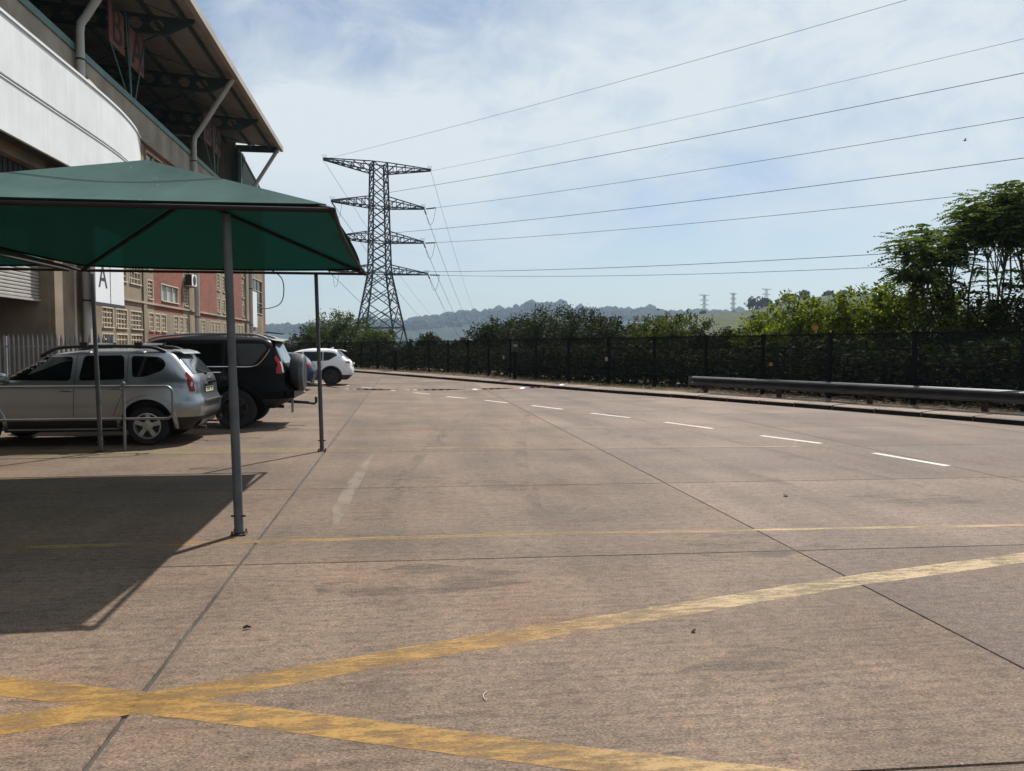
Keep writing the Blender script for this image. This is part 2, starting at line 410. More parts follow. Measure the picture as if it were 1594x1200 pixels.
def leaf_mat(name, lo, mid, hi, trans=0.5, tcol=None):
    m, nt, b, o = new_mat(name)
    g = nt.nodes.new('ShaderNodeNewGeometry')
    c = ramp(nt, g.outputs['Random Per Island'], [(0.0, lo), (0.55, mid), (1.0, hi)])
    nt.links.new(c, b.inputs['Base Color'])
    b.inputs['Roughness'].default_value = 0.7
    b.inputs['Specular IOR Level'].default_value = 0.10
    t = nt.nodes.new('ShaderNodeBsdfTranslucent')
    tc_ = tcol or (1.6, 1.5, 0.5)
    nt.links.new(mixc(nt, 1.0, c, tc_, 'MULTIPLY'), t.inputs['Color'])
    mx = N(nt, 'ShaderNodeMixShader', {0: trans})
    nt.links.new(b.outputs[0], mx.inputs[1]); nt.links.new(t.outputs[0], mx.inputs[2])
    nt.links.new(mx.outputs[0], o.inputs['Surface'])
    return m
M['leaf_dark'] = leaf_mat('dark_leaves', (0.007, 0.013, 0.005), (0.015, 0.025, 0.008), (0.044, 0.052, 0.015), 0.22)
M['leaf_mid'] = leaf_mat('mid_green_leaves', (0.014, 0.026, 0.009), (0.032, 0.052, 0.015), (0.080, 0.098, 0.024), 0.42)
M['leaf_bright'] = leaf_mat('yellow_green_leaves', (0.020, 0.040, 0.010), (0.066, 0.104, 0.020), (0.16, 0.185, 0.036), 0.52, (1.8, 1.65, 0.46))
M['leaf_feather'] = leaf_mat('feathery_leaves', (0.022, 0.042, 0.016), (0.045, 0.078, 0.027), (0.10, 0.145, 0.042), 0.5)
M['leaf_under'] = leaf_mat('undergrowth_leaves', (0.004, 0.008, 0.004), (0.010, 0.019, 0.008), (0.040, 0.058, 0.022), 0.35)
M['grass'] = leaf_mat('verge_grass', (0.06, 0.075, 0.02), (0.11, 0.12, 0.03), (0.2, 0.17, 0.06), 0.4)
M['wood_far'] = plain('far_woodland', (0.022, 0.034, 0.020), 0.95, var=0.55, scale=0.03, spec=0.05)

def mesh_panel_mat():
    """fine welded mesh of the security fence: wires thinner than a pixel, so a fixed share of each panel is wire"""
    m, nt, b, o = new_mat('fine_welded_mesh')
    b.inputs['Base Color'].default_value = (0.007, 0.011, 0.012, 1)
    b.inputs['Roughness'].default_value = 0.8
    b.inputs['Specular IOR Level'].default_value = 0.1
    w = N(nt, 'ShaderNodeTexWave', {'Scale': 6.5, 'Distortion': 0.0}, wave_type='BANDS', bands_direction='Z')
    nt.links.new(pos_map(nt), w.inputs['Vector'])
    fac = ramp(nt, w.outputs['Fac'], [(0.0, (0.50,) * 3), (0.7, (0.64,) * 3), (1.0, (0.82,) * 3)])
    tr = nt.nodes.new('ShaderNodeBsdfTransparent')
    mx = nt.nodes.new('ShaderNodeMixShader')
    nt.links.new(fac, mx.inputs[0]); nt.links.new(tr.outputs[0], mx.inputs[1]); nt.links.new(b.outputs[0], mx.inputs[2])
    nt.links.new(mx.outputs[0], o.inputs['Surface'])
    return m
M['mesh'] = mesh_panel_mat()

# ------------------------------------------------------------------ mesh helpers
ORG = {}
def origin(o):
    v = Vector((0, 0, 0))
    while o is not None:
        v = v + ORG.get(o.name, Vector((0, 0, 0)))
        o = o.parent
    return v

def tag(o, label=None, cat=None, group=None, kind=None):
    if label: o['label'] = label
    if cat: o['category'] = cat
    if group: o['group'] = group
    if kind: o['kind'] = kind
    return o

def empty(name, loc=(0, 0, 0), label=None, cat=None, group=None, kind=None, rz=0.0):
    o = bpy.data.objects.new(name, None)
    o.empty_display_size = 0.2
    COL.objects.link(o)
    o.location = loc
    o.rotation_euler = (0, 0, rz)
    ORG[o.name] = Vector(loc) if rz == 0.0 else Vector((0, 0, 0))
    return tag(o, label, cat, group, kind)

class MB:
    def __init__(self):
        self.v = []; self.f = []
    def add(self, vs, fs):
        b = len(self.v)
        self.v.extend([tuple(p) for p in vs])
        self.f.extend([tuple(i + b for i in f) for f in fs])
        return self
    def bx(self, x0, x1, y0, y1, z0, z1):
        return self.add([(x0, y0, z0), (x1, y0, z0), (x1, y1, z0), (x0, y1, z0), (x0, y0, z1), (x1, y0, z1), (x1, y1, z1), (x0, y1, z1)],
                        [(0, 3, 2, 1), (4, 5, 6, 7), (0, 1, 5, 4), (1, 2, 6, 5), (2, 3, 7, 6), (3, 0, 4, 7)])
    def bar(self, p0, p1, w, h=None, up=(0, 0, 1)):
        h = h or w
        p0, p1 = Vector(p0), Vector(p1)
        d = (p1 - p0).normalized()
        u = Vector(up)
        if abs(d.dot(u)) > 0.97:
            u = Vector((1, 0, 0)) if abs(d.x) < 0.9 else Vector((0, 1, 0))
        s = d.cross(u).normalized(); t = s.cross(d).normalized()
        vs = []
        for p in (p0, p1):
            for a, b in ((-1, -1), (1, -1), (1, 1), (-1, 1)):
                vs.append(p + s * (a * w / 2) + t * (b * h / 2))
        return self.add(vs, [(0, 1, 2, 3), (7, 6, 5, 4), (0, 4, 5, 1), (1, 5, 6, 2), (2, 6, 7, 3), (3, 7, 4, 0)])
    def tube(self, pts, r, n=8, cap=True):
        pts = [Vector(p) for p in pts]
        rs = r if isinstance(r, (list, tuple)) else [r] * len(pts)
        vs = []; prev = None
        for i, p in enumerate(pts):
            d = (pts[min(i + 1, len(pts) - 1)] - pts[max(i - 1, 0)])
            d = d.normalized() if d.length > 1e-9 else Vector((0, 0, 1))
            if prev is None:
                u = Vector((0, 0, 1)) if abs(d.z) < 0.9 else Vector((1, 0, 0))
                s = d.cross(u).normalized()
            else:
                s = (prev - d * prev.dot(d)).normalized()
            prev = s
            t = d.cross(s)
            for k in range(n):
                a = 2 * math.pi * k / n
                vs.append(p + (s * math.cos(a) + t * math.sin(a)) * rs[i])
        fs = []
        for i in range(len(pts) - 1):
            for k in range(n):
                a = i * n + k; b = i * n + (k + 1) % n
                fs.append((a, b, b + n, a + n))
        if cap:
            fs.append(tuple(range(n - 1, -1, -1)))
            fs.append(tuple((len(pts) - 1) * n + k for k in range(n)))
        return self.add(vs, fs)
    def lathe(self, prof, c, axis='y', n=28):
        """prof: (radius, distance along the axis)"""
        vs = []; fs = []
        for r, h in prof:
            for k in range(n):
                a = 2 * math.pi * k / n
                x, y = r * math.cos(a), r * math.sin(a)
                if axis == 'y': vs.append((c[0] + x, c[1] + h, c[2] + y))
                elif axis == 'x': vs.append((c[0] + h, c[1] + x, c[2] + y))
                else: vs.append((c[0] + x, c[1] + y, c[2] + h))
        for i in range(len(prof) - 1):
            for k in range(n):
                a = i * n + k; b = i * n + (k + 1) % n
                fs.append((a, b, b + n, a + n))
        return self.add(vs, fs)
    def prism(self, poly, fn, a, b):
        """extrude a 2-D polygon: fn(u, v, w) -> point, w from a to b"""
        n = len(poly)
        vs = [fn(u, v, a) for u, v in poly] + [fn(u, v, b) for u, v in poly]
        fs = [tuple(range(n - 1, -1, -1)), tuple(range(n, 2 * n))]
        for i in range(n):
            j = (i + 1) % n
            fs.append((i, j, j + n, i + n))
        return self.add(vs, fs)
    def sheet(self, rows):
        b = len(self.v); m = len(rows[0])
        for r in rows:
            self.v.extend([tuple(p) for p in r])
        for i in range(len(rows) - 1):
            for k in range(m - 1):
                a = b + i * m + k
                self.f.append((a, a + 1, a + 1 + m, a + m))
        return self
    def mesh(self, name, off=Vector((0, 0, 0)), recalc=True):
        me = bpy.data.meshes.new(name)
        me.from_pydata([(p[0] - off.x, p[1] - off.y, p[2] - off.z) for p in self.v], [], self.f)
        if recalc:
            bm = bmesh.new(); bm.from_mesh(me)
            bmesh.ops.recalc_face_normals(bm, faces=bm.faces)
            bm.to_mesh(me); bm.free()
        return me
    def build(self, name, mat, parent=None, smooth=None, own_origin=None, recalc=True):
        off = origin(parent) if parent is not None else Vector(own_origin or (0, 0, 0))
        me = self.mesh(name, off, recalc)
        me.materials.append(M[mat] if isinstance(mat, str) else mat)
        if smooth is not None:
            me.polygons.foreach_set('use_smooth', [True] * len(me.polygons))
            me.set_sharp_from_angle(angle=R(smooth))
        o = bpy.data.objects.new(name, me)
        COL.objects.link(o)
        if parent is not None:
            o.parent = parent
            ORG[o.name] = Vector((0, 0, 0))
        else:
            o.location = off
            ORG[o.name] = off
        return o

def link_mesh(name, me, mat, parent=None, smooth=None):
    if mat is not None:
        me.materials.clear(); me.materials.append(M[mat] if isinstance(mat, str) else mat)
    if smooth is not None:
        me.polygons.foreach_set('use_smooth', [True] * len(me.polygons))
        me.set_sharp_from_angle(angle=R(smooth))
    o = bpy.data.objects.new(name, me)
    COL.objects.link(o)
    if parent is not None:
        o.parent = parent
    ORG[o.name] = Vector((0, 0, 0))
    return o

def copy_tree(o, parent=None):
    c = o.copy()
    COL.objects.link(c)
    if parent is not None:
        c.parent = parent
    for ch in [x for x in bpy.data.objects if x.parent == o]:
        copy_tree(ch, c)
    return c

def text_mesh(txt, size):
    cu = bpy.data.curves.new('lettering', 'FONT')
    cu.body = txt; cu.size = size; cu.extrude = 0.004; cu.align_x = 'CENTER'; cu.align_y = 'CENTER'
    ob = bpy.data.objects.new('lettering', cu)
    COL.objects.link(ob)
    bpy.context.view_layer.update()
    me = bpy.data.meshes.new_from_object(ob.evaluated_get(bpy.context.evaluated_depsgraph_get()))
    bpy.data.objects.remove(ob); bpy.data.curves.remove(cu)
    return me

def catmull(pts, step):
    P = [Vector(p) for p in pts]
    out = []
    for i in range(len(P) - 1):
        p0 = P[max(i - 1, 0)]; p1 = P[i]; p2 = P[i + 1]; p3 = P[min(i + 2, len(P) - 1)]
        n = max(2, int((p2 - p1).length / step))
        for k in range(n):
            t = k / n
            out.append(0.5 * ((2 * p1) + (p2 - p0) * t + (2 * p0 - 5 * p1 + 4 * p2 - p3) * t * t + (3 * p1 - p0 - 3 * p2 + p3) * t ** 3))
    out.append(P[-1])
    return out

def resample(pts, step):
    out = [pts[0].copy()]; acc = 0.0
    for a, b in zip(pts[:-1], pts[1:]):
        L = (b - a).length
        while acc + L >= step:
            t = (step - acc) / L
            a = a.lerp(b, t); out.append(a.copy()); L = (b - a).length; acc = 0.0
        acc += L
    return out

# =================================================================== SETTING
# ---- kerb line (all other lines on the far side of the road follow it)
KERB = catmull([(16.2, -6), (15.6, 2), (14.6, 8.5), (12.94, 14.53), (11.47, 18.35), (8.84, 24.37), (7.3, 27.52), (5.11, 32.6), (1.97, 40.21),
                (-2.87, 51.7), (-5.61, 56.4), (-8.84, 61.9), (-14, 71), (-22, 86)], 0.4)
KERB = [Vector((p[0], p[1], 0)) for p in KERB]
def offset_line(line, d):
    out = []
    for i, p in enumerate(line):
        t = (line[min(i + 1, len(line) - 1)] - line[max(i - 1, 0)]).normalized()
        nrm = Vector((t.y, -t.x, 0))      # away from the road
        out.append(p + nrm * d)
    return out

# ---- terrain with hills
HILL = [(0.20, 20), (0.30, 26), (0.345, 32), (0.385, 36), (0.43, 38), (0.46, 44), (0.49, 51), (0.53, 56), (0.56, 58), (0.66, 46), (0.8, 40), (1.2, 40), (1.6, 30), (2.2, 20), (3.15, 20)]
RIDGE = [(-3.15, 60), (-1.2, 60), (-0.5, 62), (-0.25, 66), (-0.15, 72), (-0.07, 88), (0.01, 97), (0.06, 118), (0.11, 136), (0.16, 154), (0.188, 162), (0.225, 143), (0.31, 139), (0.36, 136), (0.5, 130), (0.8, 120), (1.5, 90), (3.15, 60)]
def sstep(a, b, x):
    t = min(1, max(0, (x - a) / (b - a)))
    return t * t * (3 - 2 * t)
def terrain_h(x, y):
    d = math.hypot(x, y); a = math.atan2(x, y)
    h1 = np.interp(a, [p[0] for p in HILL], [p[1] for p in HILL]) if a > 0.0 else 20.0
    h1 *= sstep(0.06, 0.34, a) if a > 0 else 0.0
    rc = 800 / max(0.3, math.cos(min(abs(a), 1.0)))
    z1 = h1 * sstep(190, rc, d) * (1 - 0.8 * sstep(rc * 1.15, rc * 1.9, d))
    h2 = np.interp(a, [p[0] for p in RIDGE], [p[1] for p in RIDGE])
    rc2 = 3000 / max(0.3, math.cos(min(abs(a), 1.0)))
    z2 = h2 * sstep(1300, rc2, d) * (1 - 0.35 * sstep(rc2 * 1.02, rc2 * 1.3, d))
    z = max(z1, z2) if d > 190 else 0.0
    if d > 250:
        z += (mnoise.noise(Vector((x, y, 0)) * 0.004) * 6 + mnoise.noise(Vector((x, y, 5)) * 0.02) * 1.5) * sstep(250, 900, d)
    return z - 0.06
mb = MB()
radii = [0.01, 30, 70, 110, 150, 190] + list(np.geomspace(230, 1500, 34)) + list(np.linspace(1580, 3900, 34))
angs = sorted(set(list(np.linspace(-math.pi, math.pi, 73)) + list(np.linspace(-0.7, 0.95, 230))))
mb.sheet([[(r * math.sin(a), r * math.cos(a), terrain_h(r * math.sin(a), r * math.cos(a))) for a in angs] for r in radii])
ter = tag(mb.build('terrain', 'terrain', smooth=80), kind='structure')
ter.data.materials.append(M['wood_far'])
for p_ in ter.data.polygons:
    if p_.center.xy.length > 1150: p_.material_index = 1

# ---- concrete slabs
bed = MB()
kb_road = offset_line(KERB, 1.2)
rows = []
for p in kb_road:
    rows.append([(-30 if p.y < 60 else min(-30, p.x - 1), p.y, -0.035), (p.x, p.y, -0.035)])
bed.sheet(rows)
apron = tag(bed.build('concrete_yard', 'joint', recalc=False), kind='structure')
XB = [-23.25, -18.85, -14.45, -10.05, -5.65, -1.25, 3.15, 7.55, 11.95, 16.35]
YB = [-3.55 + 3.17 * k for k in range(23)]
def kerb_x(y):
    best = min(KERB, key=lambda p: abs(p.y - y))
    return best.x
slab_meshes = {}
def slab(x0, x1, y0, y1, skew):
    g = 0.004; bv = 0.005
    gx0 = 0.012 if abs(x0 + 1.25) < 0.01 else g
    gx1 = 0.012 if abs(x1 + 1.25) < 0.01 else g
    m = MB()
    def loop(i, z):
        return [(x0 + gx0 + i, y0 + g + i - skew * x0, z), (x1 - gx1 - i, y0 + g + i - skew * x1, z), (x1 - gx1 - i, y1 - g - i - skew * x1, z), (x0 + gx0 + i, y1 - g - i - skew * x0, z)]
    vs = loop(0, -0.03) + loop(0, -0.008) + loop(bv, 0.0)
    fs = [(8, 9, 10, 11)]
    for l in (0, 4):
        for k in range(4):
            fs.append((l + k, l + (k + 1) % 4, l + 4 + (k + 1) % 4, l + 4 + k))
    m.add(vs, fs)
    return m.build('slab', 'concrete_grey' if x0 > 3 else 'concrete', apron, recalc=False)
for i in range(len(XB) - 1):
    for j in range(len(YB) - 1):
        x0, x1, y0, y1 = XB[i], XB[i + 1], YB[j], YB[j + 1]
        if x0 > kerb_x(y1) + 0.9 and x0 > kerb_x(y0) + 0.9:
            continue
        if x1 < -14 and y0 < 8:
            continue
        slab(x0, x1, y0, y1, 0.045)
# sealed joint between the two left slab columns
m = MB(); m.sheet([[(-1.258, y, -0.010 + 0.003 * math.sin(y * 7)), (-1.242, y, -0.012 + 0.003 * math.sin(y * 5 + 1))] for y in np.arange(-3, 66, 0.25)])
m.build('joint_sealant', 'sealant', apron, recalc=False)
M['edge_wear'] = paint_mat('pale_joint_edge', (0.20, 0.165, 0.135), (0.22, 0.18, 0.145), 0.42, 14, 4, 0.0, None, None, 0.6)
for xx in (-1.284, -1.216):
    m = MB(); m.sheet([[(xx - .006 - .005 * math.sin(y * 3.1), y, .0006), (xx + .006 + .005 * math.sin(y * 2.3), y, .0006)] for y in np.arange(-3, 30, .3)])
    m.build('joint_edge', 'edge_wear', apron, recalc=False)

def strip(name, mat, pts, w, z=0.0009, parent=None, taper=None):
    """flat painted strip along a list of ground points"""
    P = [Vector((p[0], p[1], 0)) for p in pts]
    if name in ('hatch_line', 'bay_line'):      # hand-painted edges wander a little
        tp0 = taper; acc_ = [0]
        for a_, b_ in zip(P[:-1], P[1:]): acc_.append(acc_[-1] + (b_ - a_).length)
        Q = resample(P, .07); taper = [(1 if tp0 is None else float(np.interp(.07 * k_, acc_, tp0))) * (1 + .09 * mnoise.noise(Vector((k_ * .31, w, 2))) + random.uniform(-.035, .035)) for k_ in range(len(Q))]; P = Q
    m = MB(); rows = []
    for i, p in enumerate(P):
        t = (P[min(i + 1, len(P) - 1)] - P[max(i - 1, 0)]).normalized()
        n = Vector((t.y, -t.x, 0))
        ww = w if taper is None else w * taper[i]
        rows.append([(p.x - n.x * ww / 2, p.y - n.y * ww / 2, z), (p.x + n.x * ww / 2, p.y + n.y * ww / 2, z)])
    m.sheet(rows)
    return m.build(name, mat, parent or apron, recalc=False)
DASH = [((7.52, 9.75), (7.29, 11.11)), ((7.12, 12.37), (6.64, 13.62)), ((6.24, 14.95), (5.73, 16.39)), ((5.27, 17.57), (4.67, 18.91)), ((4.2, 20.21), (3.62, 21.68)),
        ((3.07, 22.79), (2.52, 24.01)), ((1.99, 25.01), (1.43, 26.09)), ((0.93, 27.43), (0.38, 28.5)), ((-0.33, 29.88), (-0.72, 30.85)), ((-1.26, 31.91), (-1.75, 32.85)),
        ((-2.35, 34.0), (-2.9, 35.1)), ((7.75, 7.2), (7.68, 8.5)), ((-3.5, 36.2), (-4.1, 37.2))]
for a, b in DASH:
    strip('lane_dash', 'white_paint', [a, b], 0.125)
strip('bay_line', 'thin_yellow', [(-9.5, 7.25), (-5, 6.9), (-2.03, 6.75), (-1.25, 6.73), (0.95, 6.67), (3.13, 6.54), (3.17, 6.537), (5.69, 6.37), (8.6, 6.18)], 0.105, taper=[1, 1, 1, 1, .9, .85, .7, .7, .7])
strip('bay_line', 'thin_yellow', [(-9.5, 13.4), (-2.39, 13.02), (0.74, 12.66), (3.14, 12.43), (3.18, 12.42), (7.02, 11.95)], 0.09, taper=[1, 1, 1, 1, .8, .8])
strip('hatch_line', 'yellow', [(-4.6, 2.72), (-1.76, 3.57), (-1.22, 3.71), (0.25, 4.185), (1.2, 4.45), (3.1, 4.99), (4.82, 5.37), (7.6, 6.02)], 0.205)
strip('hatch_line', 'yellow', [(-4.6, 5.05), (-1.96, 4.0), (-1.22, 3.72), (-0.09, 3.27), (0.68, 2.96), (1.16, 2.78), (2.6, 2.25)], 0.19, z=0.0014)
strip('scuff_mark', 'scuff', [(-0.50, 12.0), (-0.56, 10.8), (-0.62, 9.3), (-0.66, 8.0), (-0.64, 7.2)], 0.16, z=0.0007, taper=[0.2, .8, 1, .9, 0.2])
for pts, w in (([(0.72, 16.6), (0.62, 15.7), (0.74, 14.9), (0.60, 14.0), (0.66, 12.9)], 0.03), ([(1.3, 18.0), (1.7, 16.9), (2.0, 15.4), (1.95, 14.6)], 0.025),
               ([(0.2, 15.8), (0.6, 15.6), (1.2, 15.75), (1.55, 15.9)], 0.02), ([(-4.6, 15.6), (-3.2, 14.9), (-2.9, 14.2)], 0.02)):
    P = resample(catmull([(x, y, 0) for x, y in pts], 0.1), 0.09)
    P = [p + Vector((random.uniform(-.03, .03), random.uniform(-.02, .02), 0)) for p in P]
    strip('crack', 'joint', P, w, z=0.0015, taper=[0.3 + random.random() for _ in P])
strip('oil_stain', 'track', [(-0.4, 9.3), (0.3, 9.4), (1.2, 9.3), (2.0, 9.2)], 1.5, z=0.0005, taper=[0.3, 1, 0.9, 0.3])
strip('oil_stain', 'stain', [(-3.9, 14.5), (-3.2, 14.55), (-2.6, 14.5)], 0.8, z=0.0005, taper=[0.4, 1, 0.4])

for pts, w, tp in (([(-3.2, 15.8), (-2.4, 15.9), (-1.6, 15.8)], 1.0, [.4, 1, .3]), ([(-2.9, 10.9), (-2.3, 11.0), (-1.8, 10.9)], .7, [.3, 1, .4]), ([(2.2, 5.9), (2.9, 6.1), (3.6, 6.0)], .9, [.3, 1, .3]),
                   ([(-.6, 5.3), (.1, 5.5), (.9, 5.4)], .8, [.3, 1, .3]), ([(4.6, 7.6), (5.4, 7.7), (6.2, 7.5)], .9, [.3, 1, .4]), ([(1.2, 3.5), (1.9, 3.7), (2.5, 3.6)], .6, [.3, 1, .3])):
    strip('oil_stain', 'stain', pts, w, z=0.0005, taper=tp)
for x0, x1, yy0, yy1 in ((-.2, 1.6, 7.5, 19), (1.35, 3.1, 7.5, 19), (4.6, 3.4, 8, 20), (6.1, 4.9, 8, 20)):
    P = [(x0 + (x1 - x0) * (k / 11) ** 1.4, yy0 + (yy1 - yy0) * k / 11) for k in range(12)]
    strip('tyre_track', 'track', P, .20, z=0.0004, taper=[.2] + [1] * 10 + [.2])
# ---- kerb stones, each its own piece
kerb_root = empty('kerb', (9, 24, 0), kind='structure')
S = resample(KERB, 1.22)
S_b = [min(offset_line(KERB, 0.85), key=lambda q, p=p: (q - p).length) for p in S]
for i in range(len(S) - 1):
    a, b = S[i], S[i + 1]
    if a.y < 2: continue
    t = (b - a).normalized(); nn = Vector((t.y, -t.x, 0))
    g = 0.022
    a = a + t * g; b = b - t * g
    dz = random.uniform(-0.006, 0.006)
    prof = [(0, -0.02), (0.015, 0.105 + dz), (0.05, 0.125 + dz), (1.12, 0.150 + dz), (1.12, -0.02)]
    m = MB()
    vs = [a + nn * u + Vector((0, 0, v)) for u, v in prof] + [b + nn * u + Vector((0, 0, v)) for u, v in prof]
    n = len(prof)
    m.add(vs, [tuple(range(n - 1, -1, -1)), tuple(range(n, 2 * n))] + [(k, (k + 1) % n, n + (k + 1) % n, n + k) for k in range(n)])
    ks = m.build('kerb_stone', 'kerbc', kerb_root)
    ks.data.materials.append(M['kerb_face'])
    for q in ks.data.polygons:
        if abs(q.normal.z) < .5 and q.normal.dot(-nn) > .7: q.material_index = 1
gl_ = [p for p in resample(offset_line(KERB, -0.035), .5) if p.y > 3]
strip('gutter_strip', 'joint', gl_, .075, z=0.0022, taper=[.7 + .6 * random.random() for _ in gl_])  # thin dark strip on the road along the kerb foot
# ---- verge behind the kerb
m = MB()
o0, o1, o2, o3 = (offset_line(KERB, d) for d in (1.10, 1.4, 2.6, 9.0))
m.sheet([[(a.x, a.y, 0.125), (b.x, b.y, 0.142 + 0.03 * mnoise.noise(b * 1.3)), (c.x, c.y, 0.16 + 0.05 * mnoise.noise(c * 0.9)), (d.x, d.y, 0.05), (d.x + .3, d.y, -0.2)]
         for a, b, c, d in zip(o0, o1, o2, o3)])
tag(m.build('verge', 'soil', smooth=60, recalc=False), kind='structure')

def leaf_arrays(P, D, L, W, fold=0.25, rng=None):
    """kite-shaped leaves: P base points, D unit directions, L lengths, W widths"""
    n = len(P)
    rv = rng.normal(size=(n, 3))
    S = np.cross(D, rv); S /= np.linalg.norm(S, axis=1, keepdims=True) + 1e-9
    U = np.cross(S, D)
    L = L[:, None]; W = W[:, None]
    mid = P + D * L * 0.45
    V = np.empty((n, 4, 3))
    V[:, 0] = P
    V[:, 1] = mid + S * W * 0.5 + U * W * fold
    V[:, 2] = P + D * L
    V[:, 3] = mid - S * W * 0.5 + U * W * fold
    return V.reshape(-1, 3)
def quad_mesh(name, V):
    n = len(V) // 4
    me = bpy.data.meshes.new(name)
    me.vertices.add(len(V)); me.vertices.foreach_set('co', V.astype(np.float32).ravel())
    me.loops.add(n * 4); me.loops.foreach_set('vertex_index', np.arange(n * 4, dtype=np.int32))
    me.polygons.add(n); me.polygons.foreach_set('loop_start', np.arange(0, n * 4, 4, dtype=np.int32))
    me.update(calc_edges=True)
    return me

# grass on the verge
rng = np.random.default_rng(3)
gp = []
ob1 = offset_line(KERB, 1.0)
for i, p in enumerate(KERB):
    if p.y < 6: continue
    t = (KERB[min(i + 1, len(KERB) - 1)] - KERB[max(i - 1, 0)]).normalized(); nn = Vector((t.y, -t.x, 0))
    green = max(0.12, 1.0 - abs(p.y - 32) / 9.0) if p.y < 45 else 0.35
    for k in range(int(60 * green)):
        u = 1.12 + 1.2 * random.random() ** 0.8
        q = p + nn * u + t * random.uniform(-.25, .25)
        gp.append((q.x, q.y, 0.13))
gp = np.array(gp)
D = rng.normal(size=gp.shape) * np.array([0.5, 0.5, 0.12]) + np.array([0, 0, 0.8]); D /= np.linalg.norm(D, axis=1, keepdims=True)
tag(link_mesh('verge_grass', quad_mesh('verge_grass', leaf_arrays(gp, D, rng.uniform(.05, .15, len(gp)), rng.uniform(.012, .03, len(gp)), 0.2, rng)), 'grass'),
    'short patchy grass along the foot of the dark mesh fence', 'grass', kind='stuff')

# ---- woodland on the far ridge and hill crest: one mass of crowns
m = MB()
def blob(m, x, y, z, r, h):
    n = 7
    vs = []; ph = random.random() * 6
    for zz, rr in ((0.0, 0.55), (0.35, 1.0), (0.7, 0.82)):
        for k in range(n):
            a = ph + 2 * math.pi * k / n
            q = r * rr * random.uniform(0.75, 1.2)
            vs.append((x + q * math.cos(a), y + q * math.sin(a), z + h * zz * random.uniform(0.9, 1.1)))
    vs.append((x + random.uniform(-.2, .2) * r, y, z + h))
    fs = []
    for i in range(2):
        for k in range(n):
            fs.append((i * n + k, i * n + (k + 1) % n, (i + 1) * n + (k + 1) % n, (i + 1) * n + k))
    for k in range(n):
        fs.append((2 * n + k, 2 * n + (k + 1) % n, 3 * n))
    m.add(vs, fs)
for k in range(6500):
    a = random.uniform(-0.32, 0.44)
    d = random.uniform(0.55, 1.03) ** 0.55 * 3000 / math.cos(a)
    x, y = d * math.sin(a), d * math.cos(a)
    s = random.uniform(0.35, 1.0) * (1 + 1.1 * (mnoise.noise(Vector((x, y, 0)) * 0.011) > 0.22)) * (2.0 if random.random() < .02 else 1)
    blob(m, x, y, terrain_h(x, y) - 1, 6.5 * s, 10 * s)
for k in range(420):
    a = random.uniform(0.10, 0.62); d = random.uniform(420, 1150)
    x, y = d * math.sin(a), d * math.cos(a)
    if mnoise.noise(Vector((x, y, 3)) * 0.012) < 0.22: continue
    s = random.uniform(0.5, 1.2)
    blob(m, x, y, terrain_h(x, y) - 0.6, 4 * s, 4.5 * s)
tag(m.build('far_woodland', 'wood_far', smooth=25), 'hazy blue green woodland covering the far ridge', 'woodland', kind='stuff')

# =================================================================== STADIUM BUILDING
bld = empty('stadium_building', (-12, 40, 0), 'red brick and brown plaster stadium block with a big overhanging roof', 'building')
FX = -12.0
OPEN = []   # y0, y1, z0, z1, nx, nz, kind
for a, b in ((33.05, 34.35), (34.6, 36.0), (36.35, 37.95)):
    OPEN.append((a, b, 2.45, 3.32, 4, 4, 'grid')); OPEN.append((a, b, 1.25, 2.25, 4, 4, 'grid'))
for a, b in ((34.5, 36.05), (36.3, 37.9)):
    OPEN.append((a, b, 4.48, 6.2, 4, 6, 'grid'))
for y in (38.75, 44.85, 52.6, 54.1, 60.45):
    OPEN.append((y, y + .85, 3.94, 4.9, 2, 5, 'grid')); OPEN.append((y, y + .85, 5.35, 6.5, 2, 5, 'grid')); OPEN.append((y, y + .85, 6.9, 8.0, 2, 5, 'grid'))
for y, w in ((38.85, .8), (39.8, .8), (40.75, .85), (42.9, .85), (43.95, .8), (44.95, .7), (47.75, .65), (48.6, .8), (50.85, .75), (51.75, .7), (52.6, .75), (54.15, .75), (58.75, .85), (59.8, .85)):
    OPEN.append((y, y + w, 2.43, 3.34, 3, 4, 'grid'))
OPEN.append((40.85, 43.9, 3.97, 4.88, 3, 1, 'office'))
OPEN.append((63.9, 69.0, 4.45, 7.3, 3, 3, 'grid'))
OPEN.append((39.0, 41.5, 9.6, 11.0, 2, 1, 'grid'))
OPEN.append((48.5, 51.5, 9.2, 10.6, 3, 1, 'grid'))
OPEN.append((20.0, 28.4, 0.0, 7.6, 0, 0, 'void'))
def zone(y, z):
    if 39.7 < y < 44.7 or 47.4 < y < 52.5 or 55.2 < y < 60.4:
        return 'plaster' if 2.35 < z < 3.42 else 'brick'
    if 38.5 < y < 61 and z < 2.35: return 'brick'
    if y > 69.3: return 'brick'
    if z > 8.2 and y > 38.5: return 'brick'
    return 'plaster'
ys = sorted(set([-34, 28.45, 31.2, 38.5, 39.7, 44.7, 47.4, 52.5, 55.2, 60.4, 61, 69.3, 70.3] + [v for o in OPEN for v in o[:2]]))
zs = sorted(set([0, 2.35, 3.42, 8.2, 11.2] + [v for o in OPEN for v in o[2:4]]))
walls = {'brick': MB(), 'plaster': MB()}
for y0, y1 in zip(ys[:-1], ys[1:]):
    for z0, z1 in zip(zs[:-1], zs[1:]):
        yc, zc = (y0 + y1) / 2, (z0 + z1) / 2
        if any(o[0] < yc < o[1] and o[2] < zc < o[3] for o in OPEN): continue
        walls[zone(yc, zc)].add([(FX, y0, z0), (FX, y1, z0), (FX, y1, z1), (FX, y0, z1)], [(0, 1, 2, 3)])
